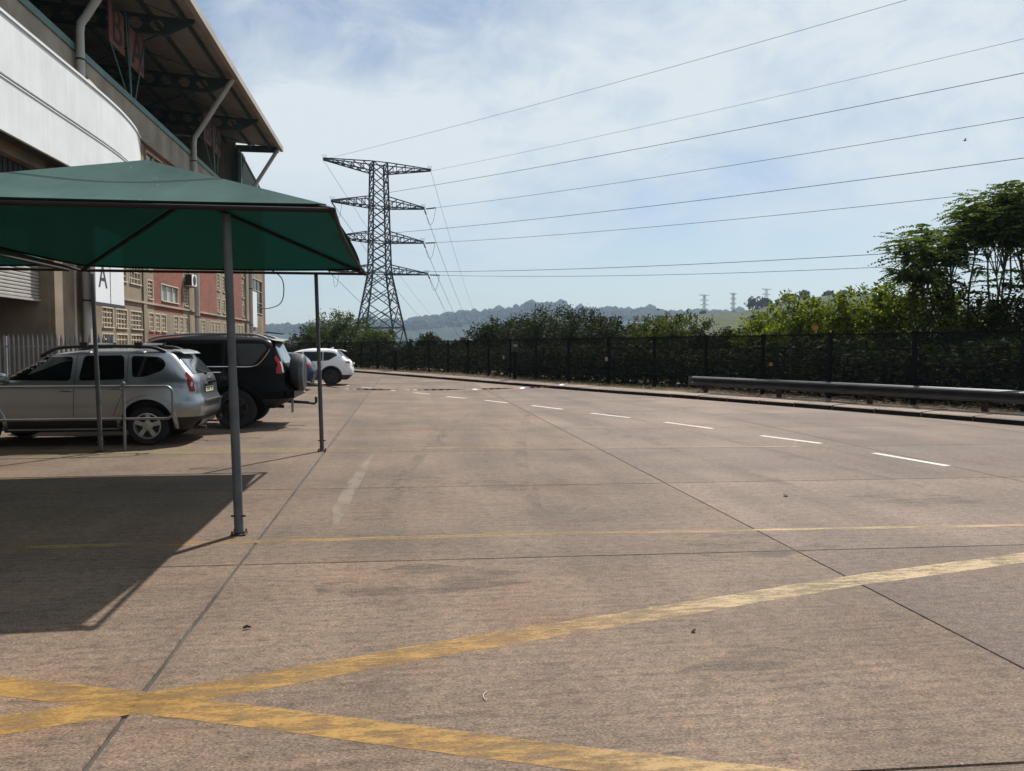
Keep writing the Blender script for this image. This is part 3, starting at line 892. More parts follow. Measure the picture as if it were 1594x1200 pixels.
for o in OPEN:
    y0, y1, z0, z1 = o[:4]; d = 0.18 if o[6] != 'void' else 1.6
    w = walls[zone((y0 + y1) / 2 - 0.01, (z0 + z1) / 2)]
    w.add([(FX, y0, z0), (FX - d, y0, z0), (FX - d, y0, z1), (FX, y0, z1)], [(0, 1, 2, 3)])
    w.add([(FX, y1, z0), (FX - d, y1, z0), (FX - d, y1, z1), (FX, y1, z1)], [(3, 2, 1, 0)])
    w.add([(FX, y0, z0), (FX, y1, z0), (FX - d, y1, z0), (FX - d, y0, z0)], [(0, 1, 2, 3)])
    w.add([(FX, y0, z1), (FX, y1, z1), (FX - d, y1, z1), (FX - d, y0, z1)], [(3, 2, 1, 0)])
# end wall, other outer walls of the block
walls['brick'].add([(FX, 70.3, 0), (-26, 70.3, 0), (-26, 70.3, 11.2), (FX, 70.3, 11.2)], [(0, 1, 2, 3)])
walls['brick'].add([(-26, -34, 0), (-26, 70.3, 0), (-26, 70.3, 11.2), (-26, -34, 11.2)], [(0, 1, 2, 3)])
walls['brick'].add([(FX, -34, 0), (-26, -34, 0), (-26, -34, 11.2), (FX, -34, 11.2)], [(3, 2, 1, 0)])
for k, w in walls.items():
    w.build('wall', k, bld, recalc=False)
for y0, y1, z0, z1, nx, nz, kind in OPEN:
    if kind == 'void': continue
    m = MB(); t = 0.055; X0, X1 = FX - 0.10, FX - 0.02
    m.bx(X0, X1 + 0.03, y0, y0 + t, z0, z1); m.bx(X0, X1 + 0.03, y1 - t, y1, z0, z1)
    m.bx(X0, X1 + 0.028, y0 + t, y1 - t, z1 - t, z1); m.bx(X0, FX + 0.06, y0 + t, y1 - t, z0, z0 + t)
    for i in range(1, nx):
        y = y0 + (y1 - y0) * i / nx; m.bx(X0 + .01, X1, y - 0.024, y + 0.024, z0 + t, z1 - t)
    for i in range(1, nz):
        z = z0 + (z1 - z0) * i / nz; m.bx(X0 + .012, X1 - .01, y0 + t, y1 - t, z - 0.022, z + 0.022)
    fr = m.build('window', 'cream', bld)
    MB().bx(FX - 0.15, FX - 0.115, y0 + .01, y1 - .01, z0 + .01, z1 - .01).build('pane', 'pane_light' if kind == 'office' else 'pane', fr)
# roller shutter bay
sh = MB()
for k in range(24):
    z = 3.3 + k * 0.115
    sh.prism([(0, 0), (0.045, 0.03), (0.045, 0.085), (0, 0.112)], lambda u, v, w, z=z: (FX - 0.32 + u, w, z + v), 20.02, 28.38)
sh.bx(FX - 0.36, FX - 0.24, 20.02, 28.38, 3.22, 3.295)
sh.build('roller_shutter', 'shutter', bld)
MB().bx(FX - 1.72, FX - 1.62, 20, 28.4, 0, 7.6).build('recessed_wall', 'darkbrick', bld)
m = MB()
for k in range(50): m.bx(FX - 0.38, FX - 0.30 + 0.04 * (k % 2), 20.05 + k * .166, 20.05 + (k + 1) * .166 - .002, 6.1, 7.55)
m.build('ribbed_lintel', 'dark_in', bld)
MB().bx(FX - .25, FX - .05, 20.0, 28.38, 6.0, 6.12).build('lintel_beam', 'cream', bld)
# string course, parapet band, rail
MB().bx(FX + 0.002, FX + 0.09, 31.3, 63.2, 3.70, 3.80).build('string_course', 'band', bld)
MB().bx(-12.35, -11.86, -34, 62.6, 11.203, 12.48).build('parapet', 'band', bld)
MB().bx(-12.3, -11.80, -34, 62.6, 12.483, 12.74).build('parapet_rail', 'green_rail', bld)
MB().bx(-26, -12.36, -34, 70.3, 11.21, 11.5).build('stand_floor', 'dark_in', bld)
for p0, p1 in ((28.5, 30.1), (31.0, 31.25)):
    MB().bx(FX + 0.003, FX + 0.16, p0, p1, 0, 7.8).build('pier', 'plaster', bld)
MB().bx(FX + 0.003, FX + 0.10, 30.1, 30.45, 0, 7.8).build('pier', 'cream', bld)
for yy in (38.0, 61.4):
    MB().bx(FX + 0.003, FX + 0.07, yy, yy + .42, 0, 11.1).build('pier', 'plaster', bld)
# roof
RX0, RX1, RZ0, RZ1 = -9.25, -26.0, 17.05, 18.35
def roof_z(x): return RZ0 + (RZ1 - RZ0) * (x - RX0) / (RX1 - RX0)
m = MB(); rows = []
Yr = np.arange(-34, 62.7, 0.35)
for i, y in enumerate(Yr):
    dz = 0.035 * (1 if i % 2 else -1)
    rows.append([(x, y, roof_z(x) + 0.12 + dz) for x in (RX0, -17, RX1)])
m.sheet(rows); m.build('roof', 'soffit', bld, recalc=False)
MB().bx(-9.42, -9.16, -34, 62.7, 16.86, 17.22).build('gutter', 'fascia', bld)
for x in (-10.1, -11.6, -13.3, -15.2, -17.2, -19.5):
    z = roof_z(x)
    MB().bx(x - .05, x + .05, -34, 62.55, z - .17, z + .06).build('purlin', 'green_dark', bld)
MB().bx(-26, -9.5, 62.56, 62.70, 16.75, 17.25).build('roof_end_beam', 'green_dark', bld)
def castellated(y):
    m = MB(); t = 0.035; dep = 0.85
    fn = lambda u, v, w: (u, y + w, v)
    x = -9.9
    zt = lambda x: roof_z(x) - 0.18
    def quad(pts): m.prism(pts, fn, -t, t)
    quad([(-9.55, zt(-9.55) + .05), (-9.55, zt(-9.55) - .12), (-10.75, zt(-10.75) - dep), (-10.75, zt(-10.75))])
    x = -10.75; pitch = 0.95
    while x > -24.5:
        a, b = x, x - pitch
        za, zb = zt(a), zt(b)
        quad([(a, za), (b, zb), (b, zb - .16), (a, za - .16)])
        quad([(a, za - dep + .16), (b, zb - dep + .16), (b, zb - dep), (a, za - dep)])
        for c, s in ((a, -1), (b, 1)):
            zc = zt(c)
            quad([(c, zc - .16), (c + s * .34, zc - .16), (c + s * .13, zc - dep / 2), (c + s * .34, zc - dep + .16), (c, zc - dep + .16)])
        x = b
    m.bar((-10.75, y, zt(-10.75) - dep), (-24.5, y, zt(-24.5) - dep), .22, .03)
    m.build('castellated_beam', 'green_dark', bld)
for y in (-1.5, 6.5, 14.5, 22.5, 30.5, 38.5, 46.6, 54.4): castellated(y)
# cross struts under the roof, back wall, end cladding
for y in (34.4, 42.4, 50.4, 58.3):
    m = MB(); m.tube([(-9.9, y + 3.9, 16.8), (-13.6, y, 17.0), (-9.9, y - 3.9, 16.8)], .035, 5); m.tube([(-13.6, y, 17.0), (-17.4, y + 3.9, 17.2)], .035, 5)
    m.build('roof_bracing', 'green_dark', bld)
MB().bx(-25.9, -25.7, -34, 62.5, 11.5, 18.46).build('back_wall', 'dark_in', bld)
m = MB()
for k in range(22):
    x = -12.6 - k * .6
    m.bx(x - .30, x, 62.0 + (.05 if k % 2 else 0), 62.2, 11.5, roof_z(x) + .06); m.bx(x - .6, x - .30, 62.05 - (.05 if k % 2 else 0), 62.2, 11.5, roof_z(x) + .06)
m.build('end_cladding', 'cladcream', bld)
MB().bx(-12.55, -12.25, 61.2, 62.5, 12.4, 16.7).build('end_column', 'green_dark', bld)
MB().bx(-12.2, -11.98, 60.9, 61.15, 12.75, 16.3).build('end_post', 'green_rail', bld)
m = MB()
m.prism([(61.3, 11.2), (69.3, 11.2), (69.3, 15.1), (61.3, 16.2)], lambda u, v, w: (w, u, v), -12.2, -12.0)
m.build('green_cladding', 'cladgreen', bld)
m = MB(); m.bar((-12.05, 61.3, 16.25), (-12.05, 69.5, 15.13), .26, .14); m.bar((-11.97, 67.2, 11.2), (-11.97, 67.2, 15.3), .12, .12)
m.build('white_trim', 'white_clad', bld)
# downpipes with diagonal runs to the gutter
for y in (30.75, 46.3, 62.1):
    m = MB()
    m.tube([(-9.5, y, 16.85), (-11.45, y, 13.75), (-11.62, y, 13.5), (-11.66, y, 13.2), (-11.66, y, 0.2)], .145, 12)
    dp = m.build('downpipe', 'pvc', bld, smooth=40)
    m = MB()
    for z in (12.2, 9.0, 6.2, 3.4, 1.4): m.lathe([(.15, -.03), (.165, -.03), (.165, .03), (.15, .03)], (-11.66, y, z), 'z', 12)
    m.build('bracket', 'black', dp)
for y in (30.75, 46.3):
    pass
# black cable loop and small lamp arm at the far corner
m = MB(); m.tube(catmull([(-11.9, 66.5, 5.0), (-11.3, 67.5, 4.95), (-10.6, 69.6, 5.5), (-10.4, 70.3, 6.6), (-10.6, 70.2, 7.8), (-11.7, 70.0, 8.6)], .3), .05, 6)
m.build('cable', 'black', bld)
m = MB(); m.bar((-12.0, 70.2, 3.0), (-10.6, 71.0, 2.85), .22, .09); m.build('lamp_arm', 'black', bld)
MB().bx(-11.97, -11.86, 63.6, 65.7, 3.3, 6.15).build('white_board', 'white_clad', bld)
# curved white canopy front
crv = catmull([(-11.3, -20, 0), (-11.3, 2, 0), (-11.3, 12, 0), (-11.3, 24, 0), (-11.26, 30, 0), (-11.28, 32.5, 0), (-11.38, 34.4, 0), (-11.6, 36.3, 0), (-11.97, 38.2, 0)], 0.25)
can = MB
root_c = bld
def ribbon(pts, z0, z1, th, name, mat):
    m = MB()
    r0 = [(p.x, p.y, z0) for p in pts]; r1 = [(p.x, p.y, z1) for p in pts]
    r2 = [(p.x - th, p.y, z1) for p in pts]; r3 = [(p.x - th, p.y, z0) for p in pts]
    m.sheet([r0, r1, r2, r3, r0])
    m.add([r0[0], r1[0], r2[0], r3[0]], [(0, 1, 2, 3)]); m.add([r0[-1], r1[-1], r2[-1], r3[-1]], [(3, 2, 1, 0)])
    return m.build(name, mat, bld, smooth=30)
seg = [i for i in range(0, len(crv), 24)] + [len(crv) - 1]
for a, b in zip(seg[:-1], seg[1:]):
    pts = crv[a:b + 1]
    if len(pts) < 2: continue
    pts = [p.copy() for p in pts]
    pts[-1] = pts[-1].lerp(pts[-2], 0.02)
    ribbon(pts, 9.50, 11.20, .10, 'white_panel', 'white_sheet'); ribbon(pts, 7.86, 9.36, .10, 'white_panel', 'white_sheet')
ribbon([p + Vector((-.07, 0, 0)) for p in crv], 9.30, 9.56, .05, 'shadow_gap', 'navy')
ribbon([p + Vector((.05, 0, 0)) for p in crv], 11.203, 11.29, .22, 'coping', 'white_clad')
ribbon([p + Vector((.03, 0, 0)) for p in crv], 9.365, 9.40, .10, 'ledge_trim', 'white_clad')
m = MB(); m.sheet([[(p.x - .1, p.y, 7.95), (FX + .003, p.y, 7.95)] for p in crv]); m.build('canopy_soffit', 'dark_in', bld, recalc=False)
m = MB(); m.add([(-11.52, 30.6, 11.3), (-11.2, 31.0, 11.3), (-11.52, 31.4, 11.3), (-11.62, 30.95, 11.75)], [(0, 1, 3), (1, 2, 3), (2, 0, 3), (0, 2, 1)]); m.build('pipe_flashing', 'black', bld)

# letter boards on stays above the parapet
def letter_board(y0, y1, z0, z1, ch, label):
    r = empty('letter_board', (-12.25, (y0 + y1) / 2, z0), label, 'sign', 'red letter boards under the stadium roof')
    MB().bx(-12.28, -12.22, y0, y1, z0, z1).build('board', 'pink', r)
    me = text_mesh(ch, (z1 - z0) * 1.3)
    me.transform(Matrix(((0, 0, 1, 0.045), (1, 0, 0, 0), (0, 1, 0, (z1 - z0) / 2), (0, 0, 0, 1))))
    link_mesh('letter', me, 'dark_in', r)
letter_board(35.3, 37.1, 14.6, 16.35, 'B', 'faded red board with dark letter B, nearer pair under the roof')
letter_board(37.85, 39.7, 14.5, 16.25, 'A', 'faded red board with dark letter A, nearer pair under the roof')
letter_board(51.0, 52.8, 14.6, 16.35, 'B', 'faded red board with letter B, farther pair by the ribbed end wall')
letter_board(53.4, 55.2, 14.5, 16.25, 'A', 'faded red board with letter A, farther pair by the ribbed end wall')
for yc in (37.5, 53.1):
    for dy, z in ((-2.2, 14.6), (-.25, 16.6), (.1, 16.6), (2.4, 16.4)):
        m = MB(); m.tube([(-12.1, yc + (dy * .15), 12.7), (-12.2, yc + dy, z)], .03, 5); m.build('board_stay', 'green_rail', bld)

# hanging two-panel sign with the letter A
sg = empty('hanging_sign', (-11.2, 31.7, 3.3), 'white two-panel hanging sign with a dark letter A beside the downpipe', 'sign')
MB().bx(-11.26, -11.16, 30.25, 31.67, 3.34, 6.1).build('panel', 'white_clad', sg)
MB().bx(-11.26, -11.16, 31.71, 33.15, 3.34, 6.1).build('panel', 'white_clad', sg)
MB().bx(-11.28, -11.145, 30.2, 33.2, 3.22, 3.335).build('frame', 'navy', sg)
MB().bx(-11.27, -11.15, 31.672, 31.708, 3.34, 6.1).build('frame', 'navy', sg)
me = text_mesh('A', 1.25); me.transform(Matrix(((0, 0, 1, 0.047), (1.0, 0, 0, -0.75), (0, 1, 0, 0.98), (0, 0, 0, 1))))
link_mesh('letter', me, 'navy', sg)
m = MB(); m.tube([(-11.2, 30.6, 6.1), (-11.2, 30.6, 7.9)], .03, 6); m.tube([(-11.2, 32.8, 6.1), (-11.2, 32.8, 7.9)], .03, 6); m.build('hanger', 'galv', sg)

# air conditioner
ac = empty('air_conditioner', (-12, 45.9, 5.1), 'boxy outdoor air conditioner with round fan grille on the brick wall', 'air conditioner')
MB().bx(-11.95, -11.58, 45.0, 45.95, 5.08, 5.72).build('casing', 'white_clad', ac)
MB().bx(-11.94, -11.60, 44.985, 44.998, 5.10, 5.70).build('vent_side', 'black', ac)
m = MB(); m.lathe([(.27, 0), (.27, .02), (.22, .025), (.06, .025), (0.001, .03)], (-11.58, 45.5, 5.4), 'x', 20); fg = m.build('fan_grille', 'black', ac)
m = MB(); m.bar((-11.98, 45.1, 5.04), (-11.5, 45.1, 5.04), .04); m.bar((-11.98, 45.85, 5.04), (-11.5, 45.85, 5.04), .04); m.build('bracket', 'galv', ac)

# palisade fence beside the roller shutter
pf = empty('palisade_fence', (-10.4, 21.5, 0), 'grey steel palisade fence beside the roller shutter', 'fence')
proto = None
for k in range(44):
    x = -12.6 + k * .115
    m = MB(); m.prism([(-.032, 0), (0, .022), (.032, 0), (0, .01)], lambda u, v, w, x=x: (x + u, 21.5 - v, w), 0.05, 1.86)
    m.add([(x - .032, 21.5, 1.86), (x + .032, 21.5, 1.86), (x, 21.478, 1.86), (x, 21.49, 2.02)], [(0, 1, 3), (1, 2, 3), (2, 0, 3)])
    m.build('picket', 'galv', pf)
for z in (.35, 1.68):
    m = MB(); m.bar((-12.7, 21.53, z), (-7.55, 21.53, z), .04, .045); m.build('rail', 'galv', pf)
for x in (-10.2, -7.6):
    MB().bx(x - .04, x + .04, 21.55, 21.63, 0, 1.95).build('post', 'galv', pf)

# =================================================================== CARPORTS
def carport(x0, x1, y0, y1, zedge, ridge_z, posts, label, lean=-0.06):
    cx = (x0 + x1) / 2; cy = (y0 + y1) / 2
    r = empty('shade_carport', (cx, cy, 0), label, 'carport', 'green shade net carports over the parking bays')
    rn = Vector((cx, cy - 0.87, ridge_z)); rf = Vector((cx, cy + 0.87, ridge_z))
    NL, NR, FR, FL = Vector((x0, y0, zedge)), Vector((x1, y0, zedge)), Vector((x1, y1, zedge)), Vector((x0, y1, zedge))
    C = Vector((cx, cy, zedge))
    def edge(a, b, inset, bow):
        ai = a + (C - a).normalized() * inset; bi = b + (C - b).normalized() * inset
        out = ((a + b) / 2 - C).normalized()
        ai.z += inset * .18; bi.z += inset * .18
        pts = []
        for k in range(13):
            u = k / 12
            p = ai.lerp(bi, u) + out * bow * (1 - (2 * u - 1) ** 2) 
            p.z += (zedge - p.z) * (1 - (2 * u - 1) ** 2)
            pts.append(p)
        return pts
    edges = []
    for name, a, b, ta, tb, bow in (('near', NL, NR, rn, rn, .20), ('side', NR, FR, rn, rf, .17), ('far', FR, FL, rf, rf, .20), ('side', FL, NL, rf, rn, .17)):
        E_ = edge(a, b, .14, bow * .42); edges.append(E_)
        rows = []
        for j in range(9):
            v = j / 8
            row = []
            for k, e in enumerate(E_):
                u = k / 12
                t = ta.lerp(tb, u)
                p = e.lerp(t, v)
                p.z -= 0.07 * math.sin(math.pi * v) * math.sin(math.pi * u)
                row.append(p)
            rows.append(row)
        m = MB(); m.sheet(rows)
        bmx = m.mesh('fabric_panel', origin(r), recalc=False)
        bm = bmesh.new(); bm.from_mesh(bmx); bmesh.ops.remove_doubles(bm, verts=bm.verts, dist=0.001); bm.to_mesh(bmx); bm.free()
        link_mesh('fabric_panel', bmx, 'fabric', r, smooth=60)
        m = MB(); m.tube([p + Vector((0, 0, -.012)) for p in E_], .014, 6); m.build('hem', 'hem', r, smooth=40)
    # frame: edge beams, hip rafters, ridge
    for a, b in ((NL, NR), (FL, FR)):
        m = MB(); m.tube([a + Vector((0, .02, -.045)), b + Vector((0, .02, -.045))], .022, 10); m.build('edge_beam', 'steel_dark', r, smooth=40)
    for a, b in ((NR, FR), (NL, FL)):
        m = MB(); P = [a.lerp(b, k / 10) + ((C - (a + b) / 2).normalized()) * .05 * (1 - (2 * k / 10 - 1) ** 2) + Vector((0, 0, -.05 )) for k in range(11)]
        m.tube(P, .022, 8); m.build('side_cable', 'steel_dark', r, smooth=40)
    for a, b in ((NL, rn), (NR, rn), (FL, rf), (FR, rf)):
        m = MB(); m.tube([a + Vector((0, 0, -.05)), b + Vector((0, 0, -.07))], .028, 8); m.build('hip_rafter', 'steel_dark', r, smooth=40)
    m = MB(); m.tube([rn + Vector((0, -.1, -.09)), rf + Vector((0, .1, -.09))], .042, 8); m.build('ridge_beam', 'steel_dark', r, smooth=40)
    for px, py, rad, base in posts:
        m = MB(); m.tube([(px, py, 0.02), (px + lean * .45, py, 1.3)], rad * 1.12, 12); m.tube([(px + lean * .45, py, 1.28), (px + lean, py, zedge - .06)], rad, 12)
        po = m.build('post', 'steel_post', r, smooth=40)
        m = MB(); m.bx(px - .065, px + .065, py - .065, py + .065, 0.0005, 0.012)
        m.build('base_plate', 'rust', po)
        for bx_, by_ in ((-.05, -.05), (.05, -.05), (.05, .05), (-.05, .05)):
            m = MB(); m.tube([(px + bx_, py + by_, .01), (px + bx_, py + by_, .04)], .008, 6); m.build('bolt', 'rust', po)
        m = MB(); m.tube([(px - .062, py - .02, .17), (px + .062, py - .02, .17)], .009, 6); m.build('bolt', 'rust', po)
    return r
carport(-4.80, -0.58, 6.75, 12.48, 2.86, 3.64, [(-1.45, 7.01, .036, True), (-1.30, 12.55, .030, True), (-4.74, 12.88, .031, True), (-4.62, 7.05, .036, True)],
        'green shade net carport in front with its grey post on the yellow line')
carport(-9.10, -4.96, 6.75, 12.42, 2.86, 3.64, [(-8.95, 7.05, .036, True), (-8.95, 12.9, .031, True)],
        'second green shade net carport, mostly hidden at the picture edge')

# =================================================================== HOOP RAIL in front of the silver car
hr = empty('hoop_rail', (-4.4, 13.03, 0), 'galvanised tube rail with rounded end before the silver car', 'railing')
P = [(-9.6, 13.03, 1.03), (-3.80, 13.03, 1.03)] + [(-3.80 + .11 * math.sin(a), 13.03, .92 + .11 * math.cos(a)) for a in np.linspace(0, math.pi / 2, 6)] + \
    [(-3.69 - .11 * (1 - math.cos(a)), 13.03, .62 - .11 * math.sin(a)) for a in np.linspace(0, math.pi / 2, 6)] + [(-9.6, 13.03, .51)]
m = MB(); m.tube(P, .020, 8); m.build('hoop', 'galv', hr, smooth=40)
for x in (-4.43, -6.9, -9.4):
    m = MB(); m.tube([(x, 13.03, 0), (x, 13.03, 1.05)], .024, 8); m.lathe([(.001, -.035), (.026, -.024), (.035, 0), (.026, .024), (.001, .035)], (x, 13.03, 1.075), 'z', 12)
    m.build('post', 'galv', hr, smooth=40)

# =================================================================== CARS
class Car:
    """body lofted from plan contours (superellipses) stacked in height; x forward, z up, origin on the ground between the axles"""
    def __init__(self, XF, XR, W, n=8.0):
        self.zmin, self.zmax = W[0][0], W[-1][0]
        zz = np.linspace(self.zmin, self.zmax, 400)
        def tab(T):
            v = np.interp(zz, [p[0] for p in T], [p[1] for p in T])
            k = np.ones(17) / 17
            return np.convolve(np.pad(v, 8, 'edge'), k, 'valid')
        self.zz = zz; self.xf, self.xr, self.w = tab(XF), tab(XR), tab(W)
        self.n = n
    def at(self, z):
        return (np.interp(z, self.zz, self.xf), np.interp(z, self.zz, self.xr), np.interp(z, self.zz, self.w))
    def contour(self, z, K=16):
        f, r, w = self.at(z); a = (f - r) / 2; c = (f + r) / 2; n = self.n
        q = np.linspace(0, math.pi / 2, 400)
        X = a * np.cos(q) ** (2 / n); Y = w * np.sin(q) ** (2 / n)
        s = np.concatenate([[0], np.cumsum(np.hypot(np.diff(X), np.diff(Y)))]); s /= s[-1]
        t = np.linspace(0, 1, K + 1)
        t = t + 0.10 * np.sin(2 * math.pi * t) * 0
        x = np.interp(t, s, X); y = np.interp(t, s, Y)
        pts = [(c + x[i], y[i]) for i in range(K)] + [(c - x[K - i], y[K - i]) for i in range(K)] + [(c - x[i], -y[i]) for i in range(K)] + [(c + x[K - i], -y[K - i]) for i in range(K)]
        return pts
    def body_mesh(self, levels):
        m = MB(); rings = []
        for z in levels:
            rings.append([(x, y, z) for x, y in self.contour(z)])
        k = len(rings[0])
        for r in rings: m.v.extend(r)
        for i in range(len(rings) - 1):
            for j in range(k):
                a = i * k + j; b = i * k + (j + 1) % k
                m.f.append((a, b, b + k, a + k))
        m.f.append(tuple(range(k - 1, -1, -1))); m.f.append(tuple((len(rings) - 1) * k + j for j in range(k)))
        return m
    def side(self, x, z, s=1, off=.004):
        f, r, w = self.at(z); a = (f - r) / 2; c = (f + r) / 2
        u = min(.9995, abs((x - c) / a))
        return (x, s * (w * (1 - u ** self.n) ** (1 / self.n) + off), z)
    def end(self, y, z, s=-1, off=.004):
        f, r, w = self.at(z); a = (f - r) / 2; c = (f + r) / 2
        u = min(.9995, abs(y / w))
        return (c + s * (a * (1 - u ** self.n) ** (1 / self.n) + off), y, z)
    def corner(self, q, z, s=1, off=.004):
        """q = 0 middle of the rear, 1 middle of the flank; s picks the side"""
        f, r, w = self.at(z); a = (f - r) / 2; c = (f + r) / 2; n = self.n
        t = q * math.pi / 2
        X = a * math.cos(t) ** (2 / n) if math.cos(t) > 1e-6 else 0; Y = w * math.sin(t) ** (2 / n) if t > 1e-6 else 0
        gx = (X / a) ** (n - 1) / a; gy = (Y / w) ** (n - 1) / w; g = math.hypot(gx, gy) + 1e-9
        return (c - X - gx / g * off, s * (Y + gy / g * off), z)

def patch(name, poly, fn, mat, parent, step=.08, smooth=45):
    bm = bmesh.new()
    bm.faces.new([bm.verts.new((u, v, 0)) for u, v in poly])
    us = [p[0] for p in poly]; vs = [p[1] for p in poly]
    su = step if isinstance(step, float) else step[0]; sv = step if isinstance(step, float) else step[1]
    for lo, hi, s, nrm in ((min(us), max(us), su, (1, 0, 0)), (min(vs), max(vs), sv, (0, 1, 0))):
        k = lo + s
        while k < hi - 1e-4:
            bmesh.ops.bisect_plane(bm, geom=bm.verts[:] + bm.edges[:] + bm.faces[:], plane_co=(k, k, 0), plane_no=nrm, dist=1e-5)
            k += s
    for v in bm.verts:
        v.co = fn(v.co.x, v.co.y)
    bmesh.ops.recalc_face_normals(bm, faces=bm.faces)
    me = bpy.data.meshes.new(name); bm.to_mesh(me); bm.free()
    return link_mesh(name, me, mat, parent, smooth)

def rounded(poly, r=.05, k=4):
    out = []
    n = len(poly)
    for i in range(n):
        p = Vector(poly[i]); a = Vector(poly[i - 1]); b = Vector(poly[(i + 1) % n])
        da = (a - p); db = (b - p)
        ra = min(r, da.length * .45); rb = min(r, db.length * .45)
        p0 = p + da.normalized() * ra; p1 = p + db.normalized() * rb
        for j in range(k + 1):
            t = j / k
            q = p0 * (1 - t) ** 2 + p * 2 * t * (1 - t) + p1 * t * t
            out.append((q.x, q.y))
    return out

def wheel(parent, x, y, s, rad, width, rimr, spokes, mat, name='wheel'):
    """s=+1: the outer face looks along +y"""
    m = MB(); w = width / 2
    m.lathe([(rimr, -w * .9), (rimr + .03, -w), (rad * .93, -w * .98), (rad, -w * .7), (rad, w * .7), (rad * .93, w * .98), (rimr + .03, w), (rimr, w * .9), (rimr * .97, w * .3), (rimr * .97, -w * .9)], (x, y, rad), 'y', 32)
    ty = m.build(name, 'rubber', parent, smooth=40)
    m = MB()
    f = s * w
    prof = [(rimr, f * .55), (rimr + .006, f * .95), (rimr - .012, f * .97), (rimr - .022, f * .75), (rimr - .03, f * .3)]
    m.lathe(prof, (x, y, rad), 'y', 32)
    for k in range(spokes):
        a = 2 * math.pi * k / spokes + .35
        ca, sa = math.cos(a), math.sin(a); ta = (-sa, ca)
        def P(rr, tt, h): return (x + ca * rr + ta[0] * tt, y + h, rad + sa * rr + ta[1] * tt)
        h0, h1 = f * .45, f * .80
        q0, q1 = .030, .044
        vs = [P(.03, -q0, h0), P(.03, q0, h0), P(rimr - .02, q1, h0), P(rimr - .02, -q1, h0), P(.03, -q0, h1), P(.03, q0, h1), P(rimr - .02, q1 * .9, h1 * 1.05), P(rimr - .02, -q1 * .9, h1 * 1.05)]
        m.add(vs, [(0, 1, 2, 3), (4, 5, 6, 7), (0, 4, 5, 1), (1, 5, 6, 2), (2, 6, 7, 3), (3, 7, 4, 0)])
    m.lathe([(.085, f * .4), (.085, f * .84), (.05, f * .88), (.001, f * .88)], (x, y, rad), 'y', 16)
    rim = m.build('rim', mat, ty, smooth=35)
    m = MB(); m.lathe([(rimr * .99, f * .28), (.14, f * .26), (.001, f * .26)], (x, y, rad), 'y', 24); m.build('brake_disc', 'black', ty)
    m = MB()
    for k in range(5):
        a = 2 * math.pi * k / 5 + .98
        m.lathe([(.012, f * .855), (.012, f * .865), (.001, f * .865)], (x + .058 * math.cos(a), y, rad + .058 * math.sin(a)), 'y', 8)
    m.build('wheel_nuts', 'black', ty)
    return ty

def make_car(name, label, car, levels, paint, axf, axr, track, wr, ww, rimr, spokes, rimmat, arch_r, clad_z, clad_mat='black'):
    root = empty(name, (0, 0, 0), label, 'car')
    me = car.body_mesh(levels).mesh('body')
    ob = bpy.data.objects.new('body_tmp', me); COL.objects.link(ob)
    cut = MB()
    for ax in (axf, axr):
        for s in (-1, 1):
            y0, y1 = (track - ww * .5 - .12, 1.3)
            n = 32
            vs = []; 
            for yy in (y0 * s, y1 * s):
                for k in range(n):
                    a = 2 * math.pi * k / n
                    vs.append((ax + arch_r * math.cos(a), yy, wr + .03 + arch_r * math.sin(a)))
            cut.add(vs, [tuple(range(n - 1, -1, -1)), tuple(range(n, 2 * n))] + [(k, (k + 1) % n, n + (k + 1) % n, n + k) for k in range(n)])
    co = bpy.data.objects.new('cut_tmp', cut.mesh('cut')); COL.objects.link(co)
    md = ob.modifiers.new('b', 'BOOLEAN'); md.operation = 'DIFFERENCE'; md.object = co; md.solver = 'EXACT'
    bpy.context.view_layer.update()
    res = bpy.data.meshes.new_from_object(ob.evaluated_get(bpy.context.evaluated_depsgraph_get()))
    bpy.data.objects.remove(ob); bpy.data.objects.remove(co)
    def keep(test, nm, mat):
        bm = bmesh.new(); bm.from_mesh(res)
        if True:
            bmesh.ops.bisect_plane(bm, geom=bm.verts[:] + bm.edges[:] + bm.faces[:], plane_co=(0, 0, clad_z), plane_no=(0, 0, 1), dist=1e-5)
        dele = [f for f in bm.faces if not test(f.calc_center_median())]
        bmesh.ops.delete(bm, geom=dele, context='FACES')
        m2 = bpy.data.meshes.new(nm); bm.to_mesh(m2); bm.free()
        return link_mesh(nm, m2, mat, root, 38)
    def inner(c):
        return any(math.hypot(c.x - ax, c.z - wr - .03) < arch_r + .004 and abs(c.y) < car.at(c.z)[2] + .01 for ax in (axf, axr)) and abs(c.y) > .3 and \
            any(math.hypot(c.x - ax, c.z - wr - .03) < arch_r - .0 + .0025 for ax in (axf, axr))
    body = keep(lambda c: c.z >= clad_z and not inner(c), 'body', paint)
    keep(lambda c: c.z < clad_z and not inner(c), 'lower_cladding', clad_mat)
    for ax_ in (axf, axr):
        for s_ in (-1, 1):
            keep(lambda c: inner(c) and c.y * s_ > 0 and (c.x > 0) == (ax_ > 0), 'wheel_well', 'black')
    for ax in (axf, axr):
        for s in (-1, 1):
            wheel(root, ax, s * track, s, wr, ww, rimr, spokes, rimmat)
    m = MB()
    for ax in (axf, axr): m.tube([(ax, -track + .05, wr), (ax, track - .05, wr)], .05, 8)
    m.build('axle', 'black', root)
    return root, body
